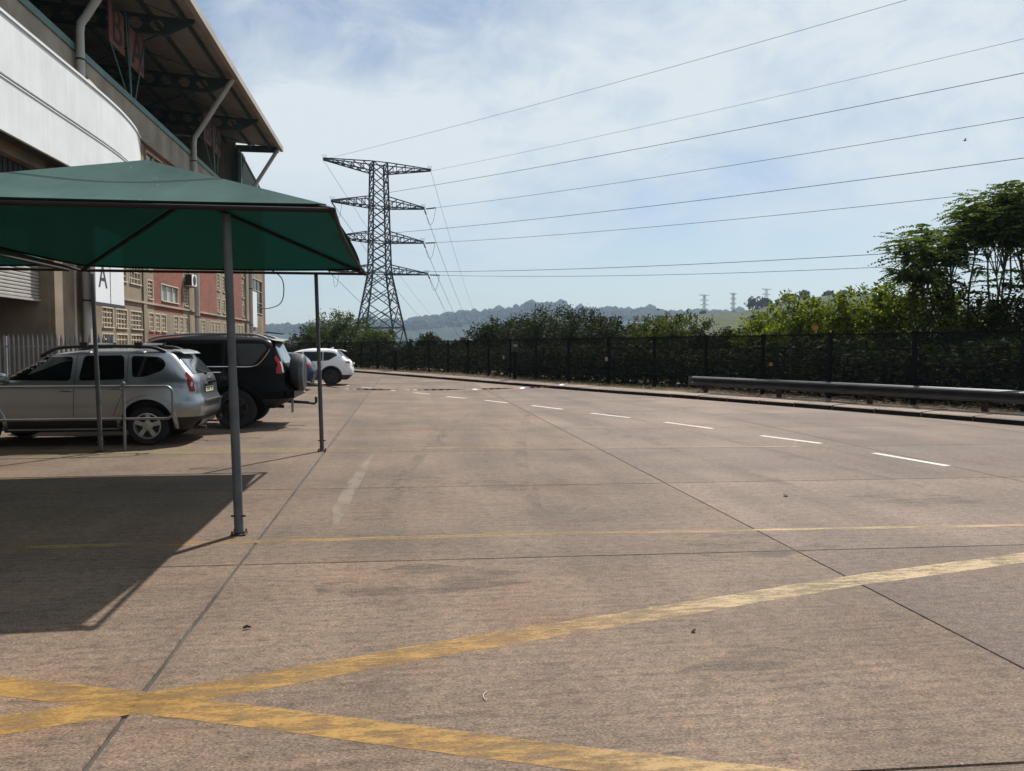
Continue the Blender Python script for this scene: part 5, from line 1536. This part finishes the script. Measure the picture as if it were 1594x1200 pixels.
# =================================================================== PYLONS AND LINES
def make_pylon(name, th, detail):
    r = empty(name, (0, 0, 0))
    def hw(z): return 1.83 + (4.6 - 1.83) * (16 - z) / 16 if z < 16 else 1.83 + (1.35 - 1.83) * (z - 16) / 21
    C4 = [(-1, -1), (1, -1), (1, 1), (-1, 1)]
    for cx, cy in C4:
        m = MB(); pts = [(cx * hw(z), cy * hw(z), z) for z in (-1, 16, 37)]
        m.bar(pts[0], pts[1], th * 1.7); m.bar(pts[1], pts[2], th * 1.5); m.build('leg', 'pylon', r)
    lv = ([-0.5, 5.5, 9.8, 13.2, 16] + [18.0, 20.0, 22.0, 24.0, 26.4, 28.6, 30.6, 32.8, 35.0, 37]) if detail else [-.5, 8, 16, 22, 28.6, 37]
    for i, (z0, z1) in enumerate(zip(lv[:-1], lv[1:])):
        m = MB()
        for k in range(4):
            a, b = C4[k], C4[(k + 1) % 4]
            A0 = Vector((a[0] * hw(z0), a[1] * hw(z0), z0)); B0 = Vector((b[0] * hw(z0), b[1] * hw(z0), z0)); A1 = Vector((a[0] * hw(z1), a[1] * hw(z1), z1)); B1 = Vector((b[0] * hw(z1), b[1] * hw(z1), z1))
            m.bar(A0, B1, th); m.bar(B0, A1, th)
            if z1 in (16, 37, 5.5, 22.0, 28.6): m.bar(A1, B1, th)
            if detail and z1 <= 16:
                mm = (A0 + B1 + B0 + A1) / 4
                m.bar(A0.lerp(A1, .5), A0.lerp(B1, .25), th * .8); m.bar(B0.lerp(B1, .5), B0.lerp(A1, .25), th * .8)
                m.bar(A0.lerp(A1, .5), B0.lerp(A1, .75), th * .8); m.bar(B0.lerp(B1, .5), A0.lerp(B1, .75), th * .8)
        m.build('bracing', 'pylon', r)
    tips = []
    for zb, zt, ztip, L in ((35.2, 37.0, 36.6, 10.6), (28.6, 30.5, 29.0, 9.2), (22.0, 23.9, 22.3, 9.0), (15.9, 17.5, 16.1, 9.9)):
        for s in (-1, 1):
            m = MB(); tip = Vector((s * L, 0, ztip)); h = hw(zb)
            for y in (-h, h):
                b0 = Vector((s * h, y, zb)); t0 = Vector((s * h, y, zt)); tp = tip + Vector((0, .25 * (1 if y > 0 else -1), 0))
                m.bar(b0, tp, th * 1.1); m.bar(t0, tp + Vector((0, 0, .25)), th * 1.1)
                n = 5 if detail else 2
                for k in range(n):
                    m.bar(b0.lerp(tp, k / n), t0.lerp(tp, (k + 1) / n), th * .8)
                    if detail: m.bar(b0.lerp(tp, (k + 1) / n), t0.lerp(tp, (k + 1) / n), th * .7)
            if detail:
                for k in range(6):
                    u = k / 6; y0 = h * (1 - u) + .25 * u; x = s * (h + (L - h) * u); z = zb + (ztip - zb) * u
                    u2 = (k + 1) / 6; y1 = h * (1 - u2) + .25 * u2; x2 = s * (h + (L - h) * u2); z2 = zb + (ztip - zb) * u2
                    m.bar((x, -y0, z), (x2, y1, z2), th * .7); m.bar((x, y0, z), (x2, -y1, z2), th * .7)
            m.build('crossarm', 'pylon', r)
            tips.append((s, tip))
    return r, tips
py, tips = make_pylon('transmission_pylon', 0.16, True)
tag(py, 'tall lattice transmission pylon with four crossarm levels behind the fence', 'pylon', 'lattice transmission pylons')
PX, PY = at_d(592, 150)
prot = R(18)
py.location = (PX, PY, 0); py.rotation_euler = (0, 0, prot)
RM = Matrix.Rotation(prot, 3, 'Z')
def world_tip(t): return RM @ t + Vector((PX, PY, 0))
T2 = Vector((146.8, -46.5, 0)); d2 = (T2 - Vector((PX, PY, 0))).normalized(); perp2 = Vector((-d2.y, d2.x, 0))
T0 = Vector((*at_d(752, 760), 0)); d0 = (T0 - Vector((PX, PY, 0))).normalized(); perp0 = Vector((d0.y, -d0.x, 0))
names = {36.6: 'topmost', 29.0: 'second', 22.3: 'third', 16.1: 'lowest'}
ins = []
for s, tip in tips:
    w = world_tip(tip); arm = abs(tip.x)
    lvl = names[round(tip.z, 1)]; sd_ = 'left' if s < 0 else 'right'
    for tag_, T, d, perp, sag, dz, rad in (('a', T2, d2, perp2, 2.6, 0, .033), ('b', T0, d0, perp0, 16.0, -18, .045)):
        if tag_ == 'a':
            fac_, sag = {('topmost', -1): (1, 2.6), ('topmost', 1): (.5, 2.6), ('second', -1): (.5, 3.0), ('second', 1): (1, 3.0), ('third', -1): (.4, 3.7), ('third', 1): (1, 3.9),
                         ('lowest', -1): (.3, 5.3), ('lowest', 1): (1, 5.2)}[(lvl, s)]
        else:
            fac_ = 1
        endp = T + perp * (s * arm * fac_) + Vector((0, 0, tip.z + dz))
        top = round(tip.z, 1) == 36.6
        st = 0.0 if top else 3.6
        L = (endp - w).length
        pts = []
        for k in range(61):
            u = st / L + (1 - st / L) * k / 60
            p = w.lerp(endp, u); p.z -= sag * 4 * u * (1 - u)
            pts.append(p)
        m = MB(); m.tube(pts, rad * (.7 if top else 1), 5)
        side = 'near side' if s < 0 else 'far side'
        lab = (f'overhead cable from the {lvl} crossarm, {sd_} tip, rising across the sky' if tag_ == 'a' else f'thin cable from the {lvl} crossarm, {sd_} tip, dropping towards the hills')
        tag(m.build('power_cable', 'wire', own_origin=tuple(pts[0])), lab, 'cable', 'power cables strung from the pylon')
        if not top:
            i0 = w; i1 = w.lerp(endp, 3.6 / L); i1.z -= sag * 4 * (3.6 / L)
            ins.append((s, i0, i1))
inv = RM.transposed()
def loc(p): return inv @ (p - Vector((PX, PY, 0)))
for k in range(0, len(ins), 2):
    (s, a0, a1), (_, b0, b1) = ins[k], ins[k + 1]
    for p0, p1 in ((a0, a1), (b0, b1)):
        m = MB(); P = [loc(p0.lerp(p1, q / 10)) for q in range(11)]
        m.tube(P, [.05 if q in (0, 1, 10) else (.16 if q % 2 else .11) for q in range(11)], 6); m.build('insulator', 'insul', py)
    mid = (a1 + b1) / 2 + Vector((0, 0, -2.6))
    m = MB(); m.tube(catmull([loc(a1), loc(a1.lerp(mid, .55) + Vector((0, 0, -.7))), loc(mid), loc(b1.lerp(mid, .55) + Vector((0, 0, -.7))), loc(b1)], .4), .035, 5); m.build('jumper_loop', 'wire', py)
# spiky earth-wire fittings on the arm tips
for s, tip in tips:
    m = MB()
    for k in range(5): m.bar(tip + Vector((s * -.2 * k, 0, .1)), tip + Vector((s * (-.2 * k + .25), .1, 1.0)), .035)
    m.build('bird_spikes', 'pylon', py)
fp, _ = make_pylon('transmission_pylon', 0.17, False)
FP_ = [(1095, 900, .95, 15, 'small hazy pylon on the hill, leftmost of the three'), (1140, 900, 1.0, 35, 'small hazy pylon on the hill, middle of the three'), (1191, 900, .98, 20, 'small hazy pylon on the hill, nearest the dark round tree')]
for i, (px, d, sc, rz, lab) in enumerate(FP_):
    x, y = at_d(px, d)
    o = fp if i == 0 else copy_tree(fp)
    o.location = (x, y, terrain_h(x, y) - 1); o.scale = (sc * .75, sc * .75, sc * .85); o.rotation_euler = (0, 0, R(rz))
    tag(o, lab, 'pylon', 'lattice transmission pylons')

# =================================================================== TREES AND SHRUBS
def crown_leaves(rng, blobs, n, ll, lw, flat=0.6, up=0.15):
    """blobs: (cx, cy, cz, rx, ry, rz); leaves gathered in clumps on and inside each blob"""
    vol = np.array([b[3] * b[4] * b[5] for b in blobs]) ** 0.66; vol /= vol.sum()
    Ps, Ds = [], []
    for b, f in zip(blobs, vol):
        nb = int(n * f); nc = max(6, nb // 26)
        c = rng.normal(size=(nc, 3)); c /= np.linalg.norm(c, axis=1, keepdims=True)
        rad = rng.uniform(0.45, 1.05, nc) ** 0.6
        c = c * rad[:, None]
        idx = rng.integers(0, nc, nb)
        rr = np.array([b[3], b[4], b[5]])
        P = c[idx] * rr + rng.normal(size=(nb, 3)) * (0.125 * rr.mean() + 0.03)
        out = c[idx] / (np.linalg.norm(c[idx], axis=1, keepdims=True) + 1e-6)
        D = out * 0.7 + rng.normal(size=(nb, 3)) * 0.55 + np.array([0, 0, up]); D[:, 2] *= flat
        D /= np.linalg.norm(D, axis=1, keepdims=True)
        Ps.append(P + np.array(b[:3])); Ds.append(D)
    P = np.concatenate(Ps); D = np.concatenate(Ds); k = len(P)
    return leaf_arrays(P, D, rng.uniform(.6, 1.3, k) * ll, rng.uniform(.7, 1.2, k) * lw, 0.25, rng)

def tree(name, cat, label, x, y, h, w, mat, n, ll, lw, seed, trunk=.12, group=None, base=0.14, low=0.25, nb=10, dome=True):
    rng = np.random.default_rng(seed); rnd = random.Random(seed)
    r = empty(name, (x, y, base), label, cat, group)
    blobs = []
    for k in range(nb):
        a = 2.4 * k + rnd.uniform(-.4, .4); f = math.sqrt((k + .2) / nb) * (.80 if dome else .6) if k else 0
        q = w * .5 * f
        rr = w * rnd.uniform(.17, .25)
        top = h * (low + (1 - low) * math.sqrt(max(0.08, 1 - f * f * .92))) * rnd.uniform(.90, 1.0)
        rz = min(rr * rnd.uniform(.8, 1.2), top * .45)
        blobs.append((q * math.cos(a), q * math.sin(a), top - rz, rr, rr, rz))
        if top - rz > h * .45:
            blobs.append((q * math.cos(a) * 1.05, q * math.sin(a) * 1.05, (top - rz) * .5, rr * 1.05, rr * 1.05, (top - rz) * .5))
    m = MB()
    P = [Vector((0, 0, -.1)), Vector((rnd.uniform(-.1, .1), 0, h * .25)), Vector((rnd.uniform(-.15, .15), rnd.uniform(-.1, .1), h * .5)), Vector((0, 0, h * .72))]
    m.tube(P, [trunk, trunk * .8, trunk * .55, trunk * .25], 7)
    for b in blobs[1:]:
        s0 = P[1].lerp(P[2], rnd.random()); e0 = Vector(b[:3])
        md = s0.lerp(e0, .5) + Vector((0, 0, -.12 * h * .3))
        m.tube([s0, md, e0], [trunk * .45, trunk * .3, trunk * .12], 5)
    me = m.mesh('trunk'); link_mesh('trunk', me, 'bark', r, 50)
    V = crown_leaves(rng, blobs, n, ll, lw)
    link_mesh('crown', quad_mesh('crown', V), mat, r)
    return r

G1 = 'trees and shrubs beyond the mesh fence'
# broad dark domes in the middle distance
for px, d, top, w, seed, lab in ((766, 56, 494, 4.0, 11, 'dark bushy tree, left edge of the dome of trees beyond the fence'),
                                 (804, 60, 488, 5.6, 12, 'dark olive bushy tree left of the highest dome, beyond the fence'),
                                 (860, 64, 472, 8.2, 13, 'dark round tree forming the highest dome beyond the fence'),
                                 (908, 58, 480, 5.8, 14, 'dark olive tree just right of the highest dome'),
                                 (952, 54, 492, 5.0, 15, 'low olive tree at the right shoulder of the dome of trees'),
                                 (996, 47, 506, 4.0, 16, 'low dark shrub between the dome of trees and the taller hedge')):
    x, y = at_d(px, d); h = 1.65 + (541 - top) * d / 1200
    tree('bushy_tree', 'tree', lab, x, y, h, w, 'leaf_dark', int(7000 * w / 4), .20, .11, seed, group=G1, low=.12, nb=13)
for px, d, top, w, mat, seed, lab in ((1022, 42, 488, 3.2, 'leaf_mid', 21, 'dull green shrub reaching above the fence below the leftmost far pylon'),
                                      (1060, 40, 484, 3.4, 'leaf_mid', 22, 'leafy shrub with an uneven top beyond the fence, left of the grassy hill'),
                                      (1112, 38, 506, 2.8, 'leaf_dark', 23, 'low dark shrub under the middle far pylon'),
                                      (1150, 36, 508, 2.4, 'leaf_dark', 24, 'low dark shrub at the foot of the bright green shrubs'),
                                      (1192, 33, 478, 2.6, 'leaf_bright', 25, 'bright yellow green shrub, leftmost of the sunlit shrubs'),
                                      (1238, 31, 452, 2.7, 'leaf_bright', 26, 'tall bright green shrub just left of the orange plate'),
                                      (1285, 30, 458, 2.7, 'leaf_bright', 27, 'green shrub directly behind the orange plate'),
                                      (1330, 29, 444, 2.9, 'leaf_bright', 28, 'sunlit yellow green shrub right of the orange plate'),
                                      (1378, 29, 432, 2.8, 'leaf_bright', 29, 'sunlit shrub with pale tips, left of the feathery trees'),
                                      (1432, 28, 392, 3.2, 'leaf_bright', 30, 'taller open shrub under the feathery tree crown'),
                                      (1488, 27, 445, 2.8, 'leaf_mid', 31, 'dark shrub among the feathery tree trunks, left one'),
                                      (1545, 26, 448, 3.0, 'leaf_bright', 32, 'green shrub among the feathery tree trunks, middle one'),
                                      (1600, 25, 440, 3.0, 'leaf_dark', 33, 'dark shrub cut by the picture edge below the feathery trees')):
    x, y = at_d(px, d); h = 1.65 + (541 - top) * d / 1200
    tree('shrub', 'shrub', lab, x, y, h, w, mat, int(5200 * w / 2.6), .17, .075, seed, trunk=.05, group=G1, low=.08)
# left, around the pylon's foot
for px, d, top, w, mat, seed, lab in ((494, 82, 504, 5.4, 'leaf_dark', 41, 'dark tree behind the white car'),
                                      (538, 78, 480, 7.6, 'leaf_mid', 42, 'round green tree beside the foot of the tall pylon'),
                                      (590, 74, 508, 4.5, 'leaf_mid', 43, 'low green bush between the pylon legs'),
                                      (668, 70, 520, 4.0, 'leaf_dark', 44, 'low dark bush right of the pylon foot'),
                                      (718, 66, 524, 3.6, 'leaf_dark', 45, 'lowest dark bush in the gap before the dome of trees')):
    x, y = at_d(px, d); h = 1.65 + (541 - top) * d / 1200
    tree('bushy_tree', 'tree', lab, x, y, h, w, mat, int(5000 * w / 4), .24, .13, seed, group=G1, low=.1)
# lone trees on the grassy hill
for px, d, w, h, seed, lab in ((1174, 640, 15, 12, 51, 'dark round tree standing alone on the grassy hill'), (1190, 660, 11, 7, 52, 'low dark tree right of the lone round tree on the hill'),
                               (1226, 620, 12, 8, 53, 'dark tree on the hill crest behind the bright shrubs'), (1250, 640, 9, 7, 54, 'small dark tree on the hill crest, rightmost')):
    x, y = at_d(px, d)
    tree('hill_tree', 'tree', lab, x, y, h, w, 'leaf_dark', 1500, 1.3, .9, seed, trunk=.4, group='lone trees on the grassy hill', base=terrain_h(x, y), low=.05)

# feathery trees on thin bare stems: umbrella crowns of pinnate leaves
def feather_tree(label, x, y, stems, seed, lsize=.62):
    rng = np.random.default_rng(seed); rnd = random.Random(seed)
    r = empty('feathery_tree', (x, y, .14), label, 'tree', 'feathery trees on thin bare stems')
    m = MB(); P, D = [], []
    stems = stems + [(a_ + rnd.uniform(-.5, .5), b_ + rnd.uniform(-.3, .3), h_ - rnd.uniform(.5, .9), r_ * .75) for a_, b_, h_, r_ in stems[:2]]
    for sx, sy, h, spread in stems:
        top = Vector((sx, sy, h)); foot = Vector((sx * .12 + rnd.uniform(-.06, .06), sy * .12, -.1))
        fork = foot.lerp(top, rnd.uniform(.62, .76)) + Vector((rnd.uniform(-.15, .15), 0, 0))
        m1 = foot.lerp(fork, .4) + Vector((rnd.uniform(-.28, .28), rnd.uniform(-.15, .15), 0)); m2 = foot.lerp(fork, .72) + Vector((rnd.uniform(-.16, .16), rnd.uniform(-.1, .1), 0))
        m.tube(catmull([foot, m1, m2, fork], .4), [.055 - .030 * k / max(1, len(catmull([foot, m1, m2, fork], .4)) - 1) for k in range(len(catmull([foot, m1, m2, fork], .4)))], 6)
        for tw in range(2):      # a low side twig with its own spray
            b0 = m2.lerp(fork, rnd.random()); aa = rnd.uniform(0, 6.28); e1 = b0 + Vector((.5 * math.cos(aa), .5 * math.sin(aa), rnd.uniform(.1, .35)))
            m.tube([b0, e1], [.012, .006], 4)
            for k in range(3):
                ab = rnd.uniform(0, 6.28); P.append(e1); D.append(Vector((math.cos(ab), math.sin(ab), rnd.uniform(-.1, .4))).normalized())
        for b in range(6):
            a = 2 * math.pi * b / 6 + rnd.uniform(-.4, .4); q = spread * rnd.uniform(.35, 1.0)
            e_ = top + Vector((q * math.cos(a), q * math.sin(a), rnd.uniform(-.35, .25) - .25 * q))
            md = fork.lerp(e_, .5) + Vector((0, 0, .12))
            m.tube([fork, md, e_], [.022, .015, .008], 5)
            for nd in range(3):
                c = md.lerp(e_, .45 + .275 * nd)
                for k in range(6):
                    aa = rnd.uniform(0, 6.28); el = rnd.uniform(-.15, .60)
                    P.append(c); D.append(Vector((math.cos(aa) * math.cos(el), math.sin(aa) * math.cos(el), math.sin(el))))
    link_mesh('stem', m.mesh('stem'), 'bark', r, 50)
    # compound leaves: a drooping midrib with paired leaflets
    LP, LD, LL, LW = [], [], [], []
    for c, d in zip(P, D):
        L = lsize * rnd.uniform(.65, 1.2); nl = 10
        side = d.cross(Vector((0, 0, 1))); side = side.normalized() if side.length > .01 else Vector((1, 0, 0))
        for k in range(1, nl + 1):
            u = k / nl
            p = c + d * L * u + Vector((0, 0, -.30 * L * u * u))
            for s in (-1, 1):
                dd = (side * s * .95 + d * .40 + Vector((0, 0, -.18 - .12 * u + rnd.uniform(-.12, .12)))).normalized()
                LP.append(p); LD.append(dd); LL.append(L * .27 * (1.05 - .6 * u)); LW.append(L * .075)
    V = leaf_arrays(np.array(LP), np.array(LD), np.array(LL), np.array(LW), .15, rng)
    link_mesh('crown', quad_mesh('crown', V), 'leaf_feather', r)
    return r
x, y = at_d(1508, 27)
feather_tree('feathery tree leaning left with bare forked stem, left one of the group', x, y, [(-.75, .4, 5.9, 1.3), (-1.9, .2, 5.2, 1.15), (.1, -.2, 6.3, 1.1)], 61, .92)
x, y = at_d(1555, 27)
feather_tree('feathery tree with the highest crown, on thin bare stems', x, y, [(-.45, .2, 6.6, 1.1), (.5, .1, 7.2, 1.2), (.1, .5, 6.0, 1.1)], 62, .92)
x, y = at_d(1612, 27)
feather_tree('feathery tree cut off by the picture edge', x, y, [(-.5, .3, 6.8, 1.1), (.4, .1, 7.3, 1.2), (1.2, .2, 6.6, 1.1)], 63, .92)

# dense undergrowth behind the mesh
rng = np.random.default_rng(9)
P = []
for i, p in enumerate(FL):
    t = (FL[min(i + 1, len(FL) - 1)] - FL[max(i - 1, 0)]).normalized(); nn = Vector((t.y, -t.x, 0))
    cnt = 90 if p.y < 40 else 55
    hh = 1.55 + .55 * mnoise.noise(p * .55)
    for k in range(cnt):
        q = p + nn * rng.uniform(.35, 3.2) + t * rng.uniform(-.1, .1)
        P.append((q.x, q.y, .1 + hh * rng.uniform(0, 1) ** .8))
P = np.array(P); D = rng.normal(size=P.shape); D[:, 2] *= .5; D /= np.linalg.norm(D, axis=1, keepdims=True)
k = len(P)
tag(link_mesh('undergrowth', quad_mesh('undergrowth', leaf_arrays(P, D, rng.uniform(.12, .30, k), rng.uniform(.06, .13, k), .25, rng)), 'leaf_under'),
    'tangled dark undergrowth seen through the mesh fence', 'undergrowth', kind='stuff')

# =================================================================== SMALL THINGS
def dry_leaf(x, y, s, rz, lab):
    m = MB(); m.sheet([[(-s, -s * .35, .012), (0, -s * .55, .02), (s * .9, -s * .2, .006)], [(-s * 1.05, 0, .005), (0, 0, .008), (s * 1.2, 0, .004)], [(-s, s * .3, .016), (0, s * .5, .024), (s * .9, s * .25, .012)]])
    o = m.build('fallen_leaf', 'dryleaf', smooth=60); o.location = (x, y, .001); o.rotation_euler = (0, 0, rz)
    return tag(o, lab, 'leaf', 'dry leaves on the concrete')
dry_leaf(-.92, 4.62, .022, .4, 'dark dry leaf on the concrete left of the first hatch line')
dry_leaf(1.66, 4.22, .024, 1.3, 'dark dry leaf on the concrete below the cream hatch line')
dry_leaf(-4.1, 12.6, .05, 2.0, 'dark dry leaf near the foot of the tube rail')
dry_leaf(4.2, 8.0, .05, .9, 'dark dry leaf on the slab right of the long joint')
m = MB(); m.tube(catmull([(.385, 3.60, .005), (.365, 3.565, .007), (.362, 3.53, .006), (.372, 3.50, .005)], .012), .0020, 5)
tag(m.build('stalk', 'straw'), 'pale curled stalk lying on the concrete', 'stalk')
# bird in flight
bx_, by_ = at_d(1492, 70); bz = 1.65 + (541 - 224) * 70 / 1200
m = MB()
m.lathe([(.001, -.20), (.03, -.14), (.055, -.03), (.05, .06), (.03, .13), (.035, .17), (.02, .21), (.001, .235)], (0, 0, 0), 'y', 8)
for s in (-1, 1):
    m.add([(s * .03, .08, .03), (s * .03, -.07, .03), (s * .16, .06, .16), (s * .17, -.10, .15), (s * .26, -.06, .30)], [(0, 1, 3, 2), (2, 3, 4)])
m.add([(-.02, -.18, 0), (.02, -.18, 0), (.05, -.30, 0), (-.05, -.30, 0)], [(0, 1, 2, 3)])
b = m.build('bird', 'black', recalc=False); b.location = (bx_, by_, bz); b.rotation_euler = (0, .2, R(70)); b.scale = (.75, .75, .75)
tag(b, 'small dark bird flying between the power cables', 'bird')

# =================================================================== HAZE
hm = bpy.data.materials.new('haze_air'); hm.use_nodes = True
nt = hm.node_tree; nt.nodes.clear()
ho = nt.nodes.new('ShaderNodeOutputMaterial'); pv = nt.nodes.new('ShaderNodeVolumePrincipled')
pv.inputs['Color'].default_value = (0.60, 0.78, 1.0, 1); pv.inputs['Density'].default_value = 0.00017; pv.inputs['Anisotropy'].default_value = 0.0
nt.links.new(pv.outputs[0], ho.inputs['Volume'])
hb = MB().bx(-4200, 4200, -4200, 4200, -8.0, 230).build('haze', hm)
tag(hb, 'pale haze in the air', 'haze', kind='stuff')
